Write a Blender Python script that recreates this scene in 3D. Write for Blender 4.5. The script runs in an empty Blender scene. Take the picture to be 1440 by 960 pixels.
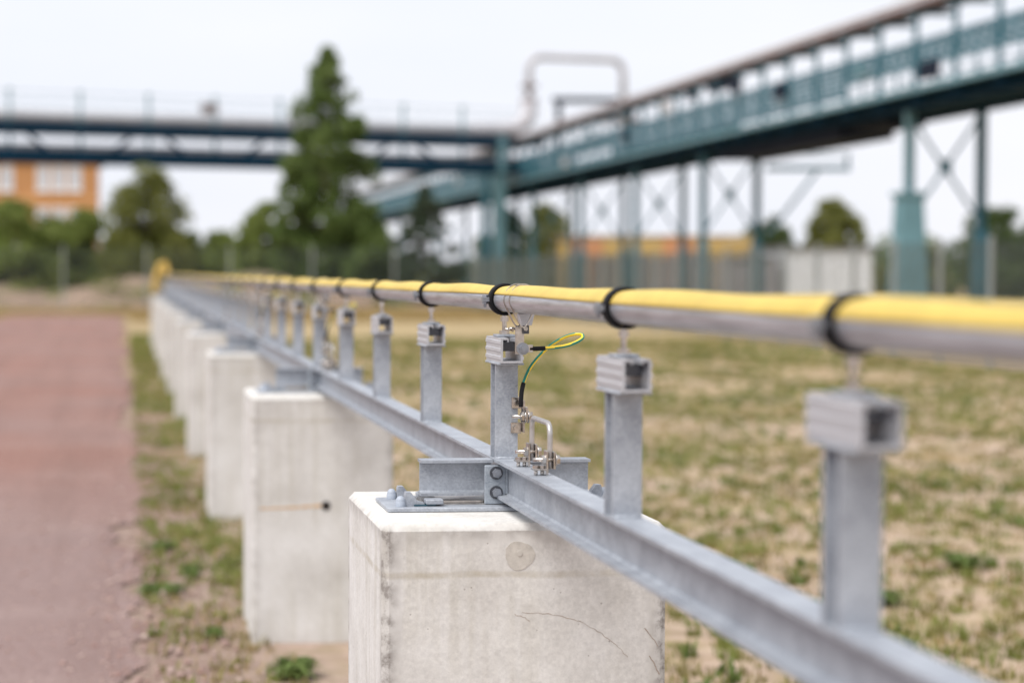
import bpy, math, random
import numpy as np
from mathutils import Vector, Matrix, Quaternion

R = math.radians
random.seed(7)
rng = np.random.default_rng(11)
scn = bpy.context.scene
C = scn.collection

# ------------------------------------------------------------------ camera
CAM_H = 1.465
cam_d = bpy.data.cameras.new("camera")
cam = bpy.data.objects.new("camera", cam_d)
C.objects.link(cam)
cam.location = (0, 0, CAM_H)
cam.rotation_euler = (R(90 - 1.984), 0, R(-4.533))
cam_d.sensor_width = 36
cam_d.lens = 70
cam_d.shift_x = 320 / 1440
cam_d.clip_start = 0.1
cam_d.clip_end = 3000
cam_d.dof.use_dof = True
cam_d.dof.focus_distance = 4.12
cam_d.dof.aperture_fstop = 2.2
cam_d.dof.aperture_blades = 0
scn.camera = cam

# ------------------------------------------------------------------ world: hazy overcast sky
SUN_EL, SUN_AZ = R(56), math.atan2(-0.80, -0.60)     # azimuth measured from +Y towards +X
world = bpy.data.worlds.new("World")
scn.world = world
world.use_nodes = True
wn, wl = world.node_tree.nodes, world.node_tree.links
bg = wn["Background"]
sky = wn.new("ShaderNodeTexSky")
sky.sky_type = 'NISHITA'
sky.sun_disc = False
sky.sun_elevation = SUN_EL
sky.sun_rotation = SUN_AZ
sky.dust_density = 4
wtc = wn.new("ShaderNodeTexCoord")
wmap = wn.new("ShaderNodeMapping")
wmap.inputs['Scale'].default_value = (1.2, 1.2, 4.0)
wl.new(wtc.outputs['Generated'], wmap.inputs['Vector'])
wno = wn.new("ShaderNodeTexNoise")
wno.inputs['Scale'].default_value = 2.2
wno.inputs['Detail'].default_value = 4
wl.new(wmap.outputs['Vector'], wno.inputs['Vector'])
wr = wn.new("ShaderNodeValToRGB")
wr.color_ramp.elements[0].position = 0.3
wr.color_ramp.elements[0].color = (7.75, 8.05, 8.85, 1)
wr.color_ramp.elements[1].position = 0.65
wr.color_ramp.elements[1].color = (8.65, 8.7, 9.2, 1)
wl.new(wno.outputs['Fac'], wr.inputs['Fac'])
wmix = wn.new("ShaderNodeMixRGB")
wmix.inputs['Fac'].default_value = 0.9
wl.new(sky.outputs['Color'], wmix.inputs['Color1'])
wl.new(wr.outputs['Color'], wmix.inputs['Color2'])
wl.new(wmix.outputs['Color'], bg.inputs['Color'])
bg.inputs['Strength'].default_value = 0.1

# ------------------------------------------------------------------ sun, softened by thin cloud
sun_d = bpy.data.lights.new("sun", 'SUN')
sun_d.energy = 3.1
sun_d.angle = R(42)
sun_d.color = (1.0, 0.965, 0.92)
sun = bpy.data.objects.new("sun", sun_d)
C.objects.link(sun)
sdir = Vector((math.sin(SUN_AZ) * math.cos(SUN_EL), math.cos(SUN_AZ) * math.cos(SUN_EL), math.sin(SUN_EL)))
sun.rotation_euler = sdir.to_track_quat('Z', 'Y').to_euler()
sun.location = sdir * 50

scn.view_settings.view_transform = 'Standard'
scn.view_settings.look = 'None'
scn.view_settings.gamma = 1
scn.view_settings.exposure = 0.30
scn.render.engine = 'CYCLES'
scn.cycles.max_bounces = 6
scn.cycles.use_denoising = True

# ------------------------------------------------------------------ materials
def lin(r, g, b):
    f = lambda c: (c / 255 / 12.92) if c / 255 <= 0.04045 else ((c / 255 + 0.055) / 1.055) ** 2.4
    return (f(r), f(g), f(b), 1)

MATS = {}

def mat(name, col, rough=0.6, metal=0.0, var=0.0, scale=20.0, bump=0.0, bscale=80.0, stretch=None, col2=None, spec=0.5, bdist=0.01):
    m = bpy.data.materials.new(name)
    m.use_nodes = True
    n, l = m.node_tree.nodes, m.node_tree.links
    b = n["Principled BSDF"]
    b.inputs['Roughness'].default_value = rough
    b.inputs['Metallic'].default_value = metal
    b.inputs['Specular IOR Level'].default_value = spec
    b.inputs['Base Color'].default_value = col
    tc = n.new("ShaderNodeTexCoord")
    mp = n.new("ShaderNodeMapping")
    l.new(tc.outputs['Object'], mp.inputs['Vector'])
    if stretch:
        mp.inputs['Scale'].default_value = stretch
    if var > 0 or col2:
        no = n.new("ShaderNodeTexNoise")
        no.inputs['Scale'].default_value = scale
        no.inputs['Detail'].default_value = 6
        no.inputs['Roughness'].default_value = 0.65
        l.new(mp.outputs['Vector'], no.inputs['Vector'])
        rp = n.new("ShaderNodeValToRGB")
        c2 = col2 or tuple(c * (1 - var) for c in col[:3]) + (1,)
        rp.color_ramp.elements[0].position = 0.35
        rp.color_ramp.elements[1].position = 0.65
        rp.color_ramp.elements[0].color = c2
        rp.color_ramp.elements[1].color = tuple(min(1, c * (1 + var * 0.4)) for c in col[:3]) + (1,)
        l.new(no.outputs['Fac'], rp.inputs['Fac'])
        l.new(rp.outputs['Color'], b.inputs['Base Color'])
    if bump > 0:
        nb = n.new("ShaderNodeTexNoise")
        nb.inputs['Scale'].default_value = bscale
        nb.inputs['Detail'].default_value = 5
        l.new(mp.outputs['Vector'], nb.inputs['Vector'])
        bp = n.new("ShaderNodeBump")
        bp.inputs['Strength'].default_value = bump
        bp.inputs['Distance'].default_value = bdist
        l.new(nb.outputs['Fac'], bp.inputs['Height'])
        l.new(bp.outputs['Normal'], b.inputs['Normal'])
    MATS[name] = m
    return m

def galvanized(name, a, c, metal, rough):
    m = bpy.data.materials.new(name)
    m.use_nodes = True
    n, l = m.node_tree.nodes, m.node_tree.links
    b = n["Principled BSDF"]
    b.inputs['Metallic'].default_value = metal
    tc = n.new("ShaderNodeTexCoord")
    vo = n.new("ShaderNodeTexVoronoi")
    vo.inputs['Scale'].default_value = 260
    l.new(tc.outputs['Object'], vo.inputs['Vector'])
    no = n.new("ShaderNodeTexNoise")
    no.inputs['Scale'].default_value = 14
    no.inputs['Detail'].default_value = 8
    no.inputs['Roughness'].default_value = 0.7
    l.new(tc.outputs['Object'], no.inputs['Vector'])
    sep = n.new("ShaderNodeSeparateColor")
    l.new(vo.outputs['Color'], sep.inputs['Color'])
    ad = n.new("ShaderNodeMath"); ad.operation = 'MULTIPLY_ADD'
    ad.inputs[1].default_value = 0.18
    l.new(sep.outputs[0], ad.inputs[0])
    l.new(no.outputs['Fac'], ad.inputs[2])
    rp = n.new("ShaderNodeValToRGB")
    rp.color_ramp.elements[0].position = 0.38; rp.color_ramp.elements[0].color = a
    rp.color_ramp.elements[1].position = 0.85; rp.color_ramp.elements[1].color = c
    l.new(ad.outputs[0], rp.inputs['Fac'])
    l.new(rp.outputs['Color'], b.inputs['Base Color'])
    mr = n.new("ShaderNodeMapRange")
    mr.inputs['To Min'].default_value = rough - 0.1
    mr.inputs['To Max'].default_value = rough + 0.12
    l.new(ad.outputs[0], mr.inputs['Value'])
    l.new(mr.outputs[0], b.inputs['Roughness'])
    bp = n.new("ShaderNodeBump")
    bp.inputs['Strength'].default_value = 0.12
    bp.inputs['Distance'].default_value = 0.002
    l.new(ad.outputs[0], bp.inputs['Height'])
    l.new(bp.outputs['Normal'], b.inputs['Normal'])
    MATS[name] = m
    return m

galvanized('galvanized', lin(138, 143, 152), lin(182, 187, 194), 0.35, 0.48)
galvanized('galvanized_plate', lin(134, 142, 152), lin(180, 187, 194), 0.35, 0.5)
mat('stainless', lin(196, 190, 184), 0.24, 1.0, 0.3, 60)
mat('rod_grey', lin(182, 178, 176), 0.35, 0.6, 0.15, 60)
mat('bolt_zinc', lin(150, 154, 162), 0.35, 0.6, 0.2, 50)
mat('dark_steel', lin(92, 94, 100), 0.4, 0.7, 0.2, 50)
mat('profile_aluminium', lin(186, 187, 192), 0.4, 0.3, 0.14, 30, stretch=(8, 0.4, 8))
mat('pipe_aluminium', (0.45, 0.46, 0.50, 1), 0.3, 0.4, 0.4, 60, stretch=(1, 0.10, 2.5), bump=0.08, bscale=60, bdist=0.003)
mat('yellow_cover', (0.60, 0.435, 0.09, 1), 0.55, 0, 0.14, 9, bump=0.04, bscale=40)
mat('yellow_hose', (0.5, 0.32, 0.06, 1), 0.5, 0, 0.1, 6)
mat('black_rubber', (0.008, 0.008, 0.010, 1), 0.7, 0, 0.3, 60, spec=0.2)
mat('cable_green', lin(0, 128, 112), 0.4, 0, 0.05, 40)
mat('cable_yellow', lin(240, 205, 40), 0.4, 0, 0.05, 40)
mat('plastic_cap', lin(158, 166, 178), 0.5, 0, 0.05, 80)
mat('clamp_grey', lin(196, 198, 204), 0.45, 0.2, 0.1, 60)
mat('slide_pad', lin(30, 70, 84), 0.5, 0, 0.1, 60)
mat('crack_dark', lin(160, 143, 129), 0.9, 0, 0.3, 200)
mat('plug_mortar', lin(192, 187, 179), 0.95, 0, 0.16, 60, bump=0.3, bscale=120, bdist=0.002)
mat('rust', lin(196, 150, 96), 0.9, 0, 0.0, 40, col2=lin(204, 186, 162))
mat('hole_dark', (0.02, 0.015, 0.012, 1), 0.9)

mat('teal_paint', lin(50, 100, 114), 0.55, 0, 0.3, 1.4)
mat('teal_dark_shaded', lin(18, 50, 70), 0.85, 0, 0.25, 1.2, spec=0.1)  # darkened teal: bridge underside shade put into the colour; chords are dark too
mat('teal_pale', lin(100, 138, 147), 0.55, 0, 0.2, 1.0)
mat('lagging', lin(206, 203, 204), 0.5, 0.2, 0.15, 1.5)
mat('loop_grey', lin(180, 178, 182), 0.5, 0.2, 0.15, 1.5)
mat('brown_pipe', lin(128, 110, 108), 0.6, 0.1, 0.3, 2.0)
mat('dark_iron', lin(34, 40, 54), 0.85, 0, 0.2, 1.0, spec=0.1)  # dark paint; its blue takes up the bridge underside's shade on the trough
mat('bridge_sign', lin(120, 108, 104), 0.7)
mat('fence_zinc', lin(150, 154, 152), 0.5, 0.3, 0.1, 4)
mat('fence_wire', lin(88, 98, 92), 0.5, 0.2, 0.1, 4)
mat('facade_orange', lin(186, 136, 90), 0.9, 0, 0.12, 0.5)
mat('facade_trim', lin(206, 160, 110), 0.9, 0, 0.08, 0.5)
mat('white_paint', lin(232, 230, 228), 0.6, 0, 0.05, 2)
mat('window_glass', lin(188, 192, 200), 0.15, 0, 0.1, 0.6)
mat('roof_grey', lin(112, 106, 106), 0.8, 0, 0.15, 1)
mat('shed_yellow', lin(198, 168, 104), 0.7, 0, 0.14, 0.8)
mat('shed_orange', lin(202, 146, 104), 0.7, 0, 0.1, 0.8)
mat('panel_grey', lin(150, 146, 150), 0.7, 0, 0.12, 1.0)
mat('cabin_white', lin(238, 240, 244), 0.6, 0, 0.07, 1.2)
mat('bark', lin(96, 84, 70), 0.9, 0, 0.3, 6, bump=0.5, bscale=12)
mat('stone', lin(172, 152, 144), 0.9, 0, 0.25, 9, col2=lin(140, 108, 100))

def leaf_mat(name, c1, c2, trans=0.5):
    m = bpy.data.materials.new(name)
    m.use_nodes = True
    n, l = m.node_tree.nodes, m.node_tree.links
    b = n["Principled BSDF"]
    b.inputs['Roughness'].default_value = 0.6
    b.inputs['Specular IOR Level'].default_value = 0.25
    tc = n.new("ShaderNodeTexCoord")
    no = n.new("ShaderNodeTexNoise")
    no.inputs['Scale'].default_value = 0.9
    no.inputs['Detail'].default_value = 5
    l.new(tc.outputs['Object'], no.inputs['Vector'])
    rp = n.new("ShaderNodeValToRGB")
    rp.color_ramp.elements[0].position = 0.35; rp.color_ramp.elements[0].color = c1
    rp.color_ramp.elements[1].position = 0.65; rp.color_ramp.elements[1].color = c2
    l.new(no.outputs['Fac'], rp.inputs['Fac'])
    l.new(rp.outputs['Color'], b.inputs['Base Color'])
    tr = n.new("ShaderNodeBsdfTranslucent")
    l.new(rp.outputs['Color'], tr.inputs['Color'])
    mx = n.new("ShaderNodeMixShader")
    mx.inputs[0].default_value = trans
    l.new(b.outputs[0], mx.inputs[1]); l.new(tr.outputs[0], mx.inputs[2])
    l.new(mx.outputs[0], n["Material Output"].inputs['Surface'])
    MATS[name] = m

leaf_mat('leaf_mid', (0.10, 0.155, 0.035, 1), (0.19, 0.25, 0.08, 1))
leaf_mat('leaf_dark', (0.065, 0.105, 0.032, 1), (0.12, 0.165, 0.055, 1))
leaf_mat('leaf_light', (0.17, 0.22, 0.05, 1), (0.26, 0.31, 0.09, 1))
leaf_mat('leaf_pine', (0.06, 0.09, 0.055, 1), (0.10, 0.13, 0.08, 1))
leaf_mat('leaf_olive', (0.16, 0.18, 0.04, 1), (0.24, 0.25, 0.075, 1))
leaf_mat('grass_green', (0.125, 0.165, 0.03, 1), (0.25, 0.265, 0.075, 1), 0.35)
leaf_mat('grass_olive', (0.17, 0.155, 0.045, 1), (0.27, 0.235, 0.085, 1), 0.35)
leaf_mat('grass_dry', (0.28, 0.20, 0.08, 1), (0.42, 0.31, 0.14, 1), 0.25)
leaf_mat('weed_leaf', (0.09, 0.14, 0.03, 1), (0.16, 0.21, 0.06, 1), 0.35)

def ramp(n, l, src, stops):
    rp = n.new("ShaderNodeValToRGB")
    e = rp.color_ramp.elements
    while len(e) < len(stops):
        e.new(0.5)
    for i, (p, c) in enumerate(stops):
        e[i].position = p; e[i].color = c
    l.new(src, rp.inputs['Fac'])
    return rp.outputs['Color']

def noise(n, l, vec, scale, detail=5, rough=0.6, stretch=None):
    if stretch:
        mp = n.new("ShaderNodeMapping"); mp.inputs['Scale'].default_value = stretch
        l.new(vec, mp.inputs['Vector']); vec = mp.outputs['Vector']
    no = n.new("ShaderNodeTexNoise")
    no.inputs['Scale'].default_value = scale
    no.inputs['Detail'].default_value = detail
    no.inputs['Roughness'].default_value = rough
    l.new(vec, no.inputs['Vector'])
    return no.outputs['Fac']

def mixc(n, l, fac, a, b, mode='MIX'):
    m = n.new("ShaderNodeMixRGB"); m.blend_type = mode
    for i, s in ((0, fac), (1, a), (2, b)):
        if isinstance(s, (int, float)): m.inputs[i].default_value = s
        elif isinstance(s, tuple): m.inputs[i].default_value = s
        else: l.new(s, m.inputs[i])
    return m.outputs[0]

def math_(n, l, op, a, b=0.0):
    m = n.new("ShaderNodeMath"); m.operation = op
    for i, s in enumerate((a, b)):
        if isinstance(s, (int, float)): m.inputs[i].default_value = s
        else: l.new(s, m.inputs[i])
    return m.outputs[0]

def concrete():
    m = bpy.data.materials.new('concrete'); m.use_nodes = True
    n, l = m.node_tree.nodes, m.node_tree.links
    b = n["Principled BSDF"]
    b.inputs['Roughness'].default_value = 0.88
    b.inputs['Specular IOR Level'].default_value = 0.25
    tc = n.new("ShaderNodeTexCoord")
    oi = n.new("ShaderNodeObjectInfo")
    va = n.new("ShaderNodeVectorMath"); va.operation = 'MULTIPLY_ADD'
    cm = n.new("ShaderNodeCombineXYZ")
    for i in range(3): l.new(oi.outputs['Random'], cm.inputs[i])
    l.new(cm.outputs[0], va.inputs[0]); va.inputs[1].default_value = (13, 7, 0)
    l.new(tc.outputs['Object'], va.inputs[2])
    v = va.outputs[0]
    base = ramp(n, l, noise(n, l, v, 4.5, 8, 0.68), [(0.3, (0.535, 0.515, 0.487, 1)), (0.52, (0.645, 0.63, 0.605, 1)), (0.72, (0.72, 0.71, 0.695, 1))])
    streak = ramp(n, l, noise(n, l, v, 1.0, 6, 0.6, (30, 30, 1.3)), [(0.40, (0.80, 0.78, 0.72, 1)), (0.56, (1, 1, 1, 1))])
    sm = ramp(n, l, noise(n, l, v, 3.2, 3, 0.5), [(0.4, (0, 0, 0, 1)), (0.62, (1, 1, 1, 1))])
    c = mixc(n, l, math_(n, l, 'MULTIPLY', sm, 0.55), base, streak, 'MULTIPLY')
    fine = ramp(n, l, noise(n, l, v, 120, 4, 0.7), [(0.3, (0.80, 0.80, 0.80, 1)), (0.7, (1.08, 1.08, 1.08, 1))])
    c = mixc(n, l, 0.8, c, fine, 'MULTIPLY')
    # pour line: a faint dark band along the formwork joint
    sep = n.new("ShaderNodeSeparateXYZ"); l.new(tc.outputs['Object'], sep.inputs[0])
    wob = math_(n, l, 'MULTIPLY', noise(n, l, v, 9, 4), 0.012)
    dz = math_(n, l, 'ABSOLUTE', math_(n, l, 'SUBTRACT', math_(n, l, 'ADD', sep.outputs['Z'], wob), 0.886))
    band = n.new("ShaderNodeMapRange"); l.new(dz, band.inputs['Value'])
    band.inputs['From Min'].default_value = 0.003; band.inputs['From Max'].default_value = 0.009
    band.inputs['To Min'].default_value = 1; band.inputs['To Max'].default_value = 0
    bm_ = math_(n, l, 'MULTIPLY', band.outputs[0], math_(n, l, 'MULTIPLY', ramp(n, l, noise(n, l, v, 12, 5, 0.7), [(0.35, (0.1, 0.1, 0.1, 1)), (0.62, (1, 1, 1, 1))]), 0.62))
    c = mixc(n, l, bm_, c, (0.40, 0.355, 0.27, 1))
    # grime caught on the broken arrises
    at = n.new("ShaderNodeAttribute"); at.attribute_name = "wear"
    gn = ramp(n, l, noise(n, l, v, 30, 7, 0.8), [(0.44, (0, 0, 0, 1)), (0.58, (1, 1, 1, 1))])
    gm = math_(n, l, 'MULTIPLY', at.outputs['Fac'], math_(n, l, 'ADD', math_(n, l, 'MULTIPLY', gn, 0.74), 0.16))
    c = mixc(n, l, gm, c, (0.21, 0.19, 0.175, 1))
    # air pores
    vo = n.new("ShaderNodeTexVoronoi"); vo.inputs['Scale'].default_value = 60
    l.new(v, vo.inputs['Vector'])
    sel = ramp(n, l, noise(n, l, v, 30, 2), [(0.54, (0, 0, 0, 1)), (0.58, (1, 1, 1, 1))])
    pr = n.new("ShaderNodeMapRange"); l.new(vo.outputs['Distance'], pr.inputs['Value'])
    pr.inputs['From Min'].default_value = 0.07; pr.inputs['From Max'].default_value = 0.13
    pr.inputs['To Min'].default_value = 1; pr.inputs['To Max'].default_value = 0
    pore = math_(n, l, 'MULTIPLY', pr.outputs[0], sel)
    c = mixc(n, l, math_(n, l, 'MULTIPLY', pore, 0.6), c, (0.16, 0.14, 0.12, 1))
    l.new(c, b.inputs['Base Color'])
    h = math_(n, l, 'SUBTRACT', math_(n, l, 'ADD', math_(n, l, 'MULTIPLY', noise(n, l, v, 220, 3), 0.35), noise(n, l, v, 26, 6, 0.7)), math_(n, l, 'MULTIPLY', pore, 1.5))
    bp = n.new("ShaderNodeBump"); bp.inputs['Strength'].default_value = 0.28; bp.inputs['Distance'].default_value = 0.002
    l.new(h, bp.inputs['Height']); l.new(bp.outputs[0], b.inputs['Normal'])
    MATS['concrete'] = m
concrete()

def ground_mats():
    # sandy field with thin dry turf
    m = bpy.data.materials.new('field_soil'); m.use_nodes = True
    n, l = m.node_tree.nodes, m.node_tree.links
    b = n["Principled BSDF"]; b.inputs['Roughness'].default_value = 0.95; b.inputs['Specular IOR Level'].default_value = 0.1
    tc = n.new("ShaderNodeTexCoord"); v = tc.outputs['Object']
    soil = ramp(n, l, noise(n, l, v, 5, 8, 0.7), [(0.3, (0.28, 0.20, 0.155, 1)), (0.5, (0.42, 0.315, 0.25, 1)), (0.7, (0.54, 0.42, 0.345, 1))])
    straw = ramp(n, l, noise(n, l, v, 3, 6, 0.7), [(0.3, (0.27, 0.205, 0.095, 1)), (0.7, (0.40, 0.31, 0.16, 1))])
    green = ramp(n, l, noise(n, l, v, 8, 6, 0.7), [(0.3, (0.13, 0.13, 0.03, 1)), (0.7, (0.24, 0.215, 0.07, 1))])
    f1 = ramp(n, l, noise(n, l, v, 0.9, 8, 0.75), [(0.46, (0, 0, 0, 1)), (0.60, (1, 1, 1, 1))])
    f2 = ramp(n, l, noise(n, l, v, 3.0, 8, 0.78, (1.0, 0.8, 1)), [(0.48, (0, 0, 0, 1)), (0.60, (1, 1, 1, 1))])
    sep = n.new("ShaderNodeSeparateXYZ"); l.new(v, sep.inputs[0])
    vg = n.new("ShaderNodeMapRange"); l.new(math_(n, l, 'ADD', sep.outputs['X'], math_(n, l, 'MULTIPLY', noise(n, l, v, 3.5, 6, 0.7), 0.8)), vg.inputs['Value'])
    vg.inputs['From Min'].default_value = 0.75; vg.inputs['From Max'].default_value = 1.5
    vg.inputs['To Min'].default_value = 0.9; vg.inputs['To Max'].default_value = 0.0
    far = n.new("ShaderNodeMapRange"); l.new(sep.outputs['Y'], far.inputs['Value'])
    far.inputs['From Min'].default_value = 16; far.inputs['From Max'].default_value = 40
    far.inputs['To Min'].default_value = 0.0; far.inputs['To Max'].default_value = 0.75
    c = mixc(n, l, math_(n, l, 'MULTIPLY', f1, 0.55), soil, straw)
    c = mixc(n, l, math_(n, l, 'MULTIPLY', f2, 0.5), c, green)
    grit = ramp(n, l, noise(n, l, v, 40, 7, 0.8), [(0.3, (0.18, 0.13, 0.108, 1)), (0.55, (0.32, 0.24, 0.20, 1)), (0.72, (0.44, 0.35, 0.305, 1))])
    c = mixc(n, l, vg.outputs[0], c, grit)
    c = mixc(n, l, far.outputs[0], c, straw)
    l.new(c, b.inputs['Base Color'])
    bp = n.new("ShaderNodeBump"); bp.inputs['Strength'].default_value = 0.6; bp.inputs['Distance'].default_value = 0.03
    l.new(noise(n, l, v, 14, 7, 0.7), bp.inputs['Height']); l.new(bp.outputs[0], b.inputs['Normal'])
    MATS['field_soil'] = m
    # reddish gravel path
    m = bpy.data.materials.new('red_gravel'); m.use_nodes = True
    n, l = m.node_tree.nodes, m.node_tree.links
    b = n["Principled BSDF"]; b.inputs['Roughness'].default_value = 0.95; b.inputs['Specular IOR Level'].default_value = 0.1
    tc = n.new("ShaderNodeTexCoord"); v = tc.outputs['Object']
    red = ramp(n, l, noise(n, l, v, 26, 7, 0.75), [(0.3, (0.165, 0.092, 0.076, 1)), (0.5, (0.245, 0.138, 0.114, 1)), (0.7, (0.335, 0.198, 0.165, 1))])
    gry = ramp(n, l, noise(n, l, v, 40, 7, 0.8), [(0.3, (0.16, 0.115, 0.108, 1)), (0.7, (0.32, 0.245, 0.232, 1))])
    f = ramp(n, l, noise(n, l, v, 0.35, 5, 0.6), [(0.42, (0, 0, 0, 1)), (0.62, (1, 1, 1, 1))])
    sep = n.new("ShaderNodeSeparateXYZ"); l.new(v, sep.inputs[0])
    nr = n.new("ShaderNodeMapRange"); l.new(math_(n, l, 'ADD', sep.outputs['Y'], math_(n, l, 'MULTIPLY', noise(n, l, v, 0.9, 4), 5.0)), nr.inputs['Value'])
    nr.inputs['From Min'].default_value = 13; nr.inputs['From Max'].default_value = 18
    nr.inputs['To Min'].default_value = 0.8; nr.inputs['To Max'].default_value = 0.0
    ff = math_(n, l, 'MAXIMUM', math_(n, l, 'MULTIPLY', f, 0.45), nr.outputs[0])
    c = mixc(n, l, ff, red, gry)
    # worn pale bands, wheel tracks and damp darker blotches
    band = ramp(n, l, noise(n, l, v, 1.0, 6, 0.65, (0.35, 0.55, 1)), [(0.50, (0, 0, 0, 1)), (0.66, (1, 1, 1, 1))])
    c = mixc(n, l, math_(n, l, 'MULTIPLY', band, 0.24), c, (0.40, 0.31, 0.285, 1))
    trk = ramp(n, l, noise(n, l, v, 1.0, 6, 0.7, (2.6, 0.10, 1)), [(0.42, (1, 1, 1, 1)), (0.54, (0, 0, 0, 1))])
    c = mixc(n, l, math_(n, l, 'MULTIPLY', trk, 0.28), c, (0.15, 0.095, 0.08, 1))
    pale = ramp(n, l, noise(n, l, v, 70, 3, 0.6), [(0.62, (0, 0, 0, 1)), (0.70, (1, 1, 1, 1))])
    c = mixc(n, l, math_(n, l, 'MULTIPLY', pale, 0.45), c, (0.48, 0.40, 0.37, 1))
    l.new(c, b.inputs['Base Color'])
    bp = n.new("ShaderNodeBump"); bp.inputs['Strength'].default_value = 0.5; bp.inputs['Distance'].default_value = 0.015
    l.new(noise(n, l, v, 45, 6, 0.75), bp.inputs['Height']); l.new(bp.outputs[0], b.inputs['Normal'])
    MATS['red_gravel'] = m
    # bare earth bank with weeds
    m = bpy.data.materials.new('bank_earth'); m.use_nodes = True
    n, l = m.node_tree.nodes, m.node_tree.links
    b = n["Principled BSDF"]; b.inputs['Roughness'].default_value = 0.95; b.inputs['Specular IOR Level'].default_value = 0.1
    tc = n.new("ShaderNodeTexCoord"); v = tc.outputs['Object']
    e = ramp(n, l, noise(n, l, v, 1.2, 7, 0.7), [(0.3, (0.19, 0.135, 0.10, 1)), (0.7, (0.34, 0.25, 0.19, 1))])
    g = ramp(n, l, noise(n, l, v, 2.5, 5), [(0.3, (0.10, 0.11, 0.04, 1)), (0.7, (0.18, 0.17, 0.07, 1))])
    f = ramp(n, l, noise(n, l, v, 0.45, 5, 0.6), [(0.5, (0, 0, 0, 1)), (0.62, (1, 1, 1, 1))])
    l.new(mixc(n, l, f, e, g), b.inputs['Base Color'])
    MATS['bank_earth'] = m
ground_mats()

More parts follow.
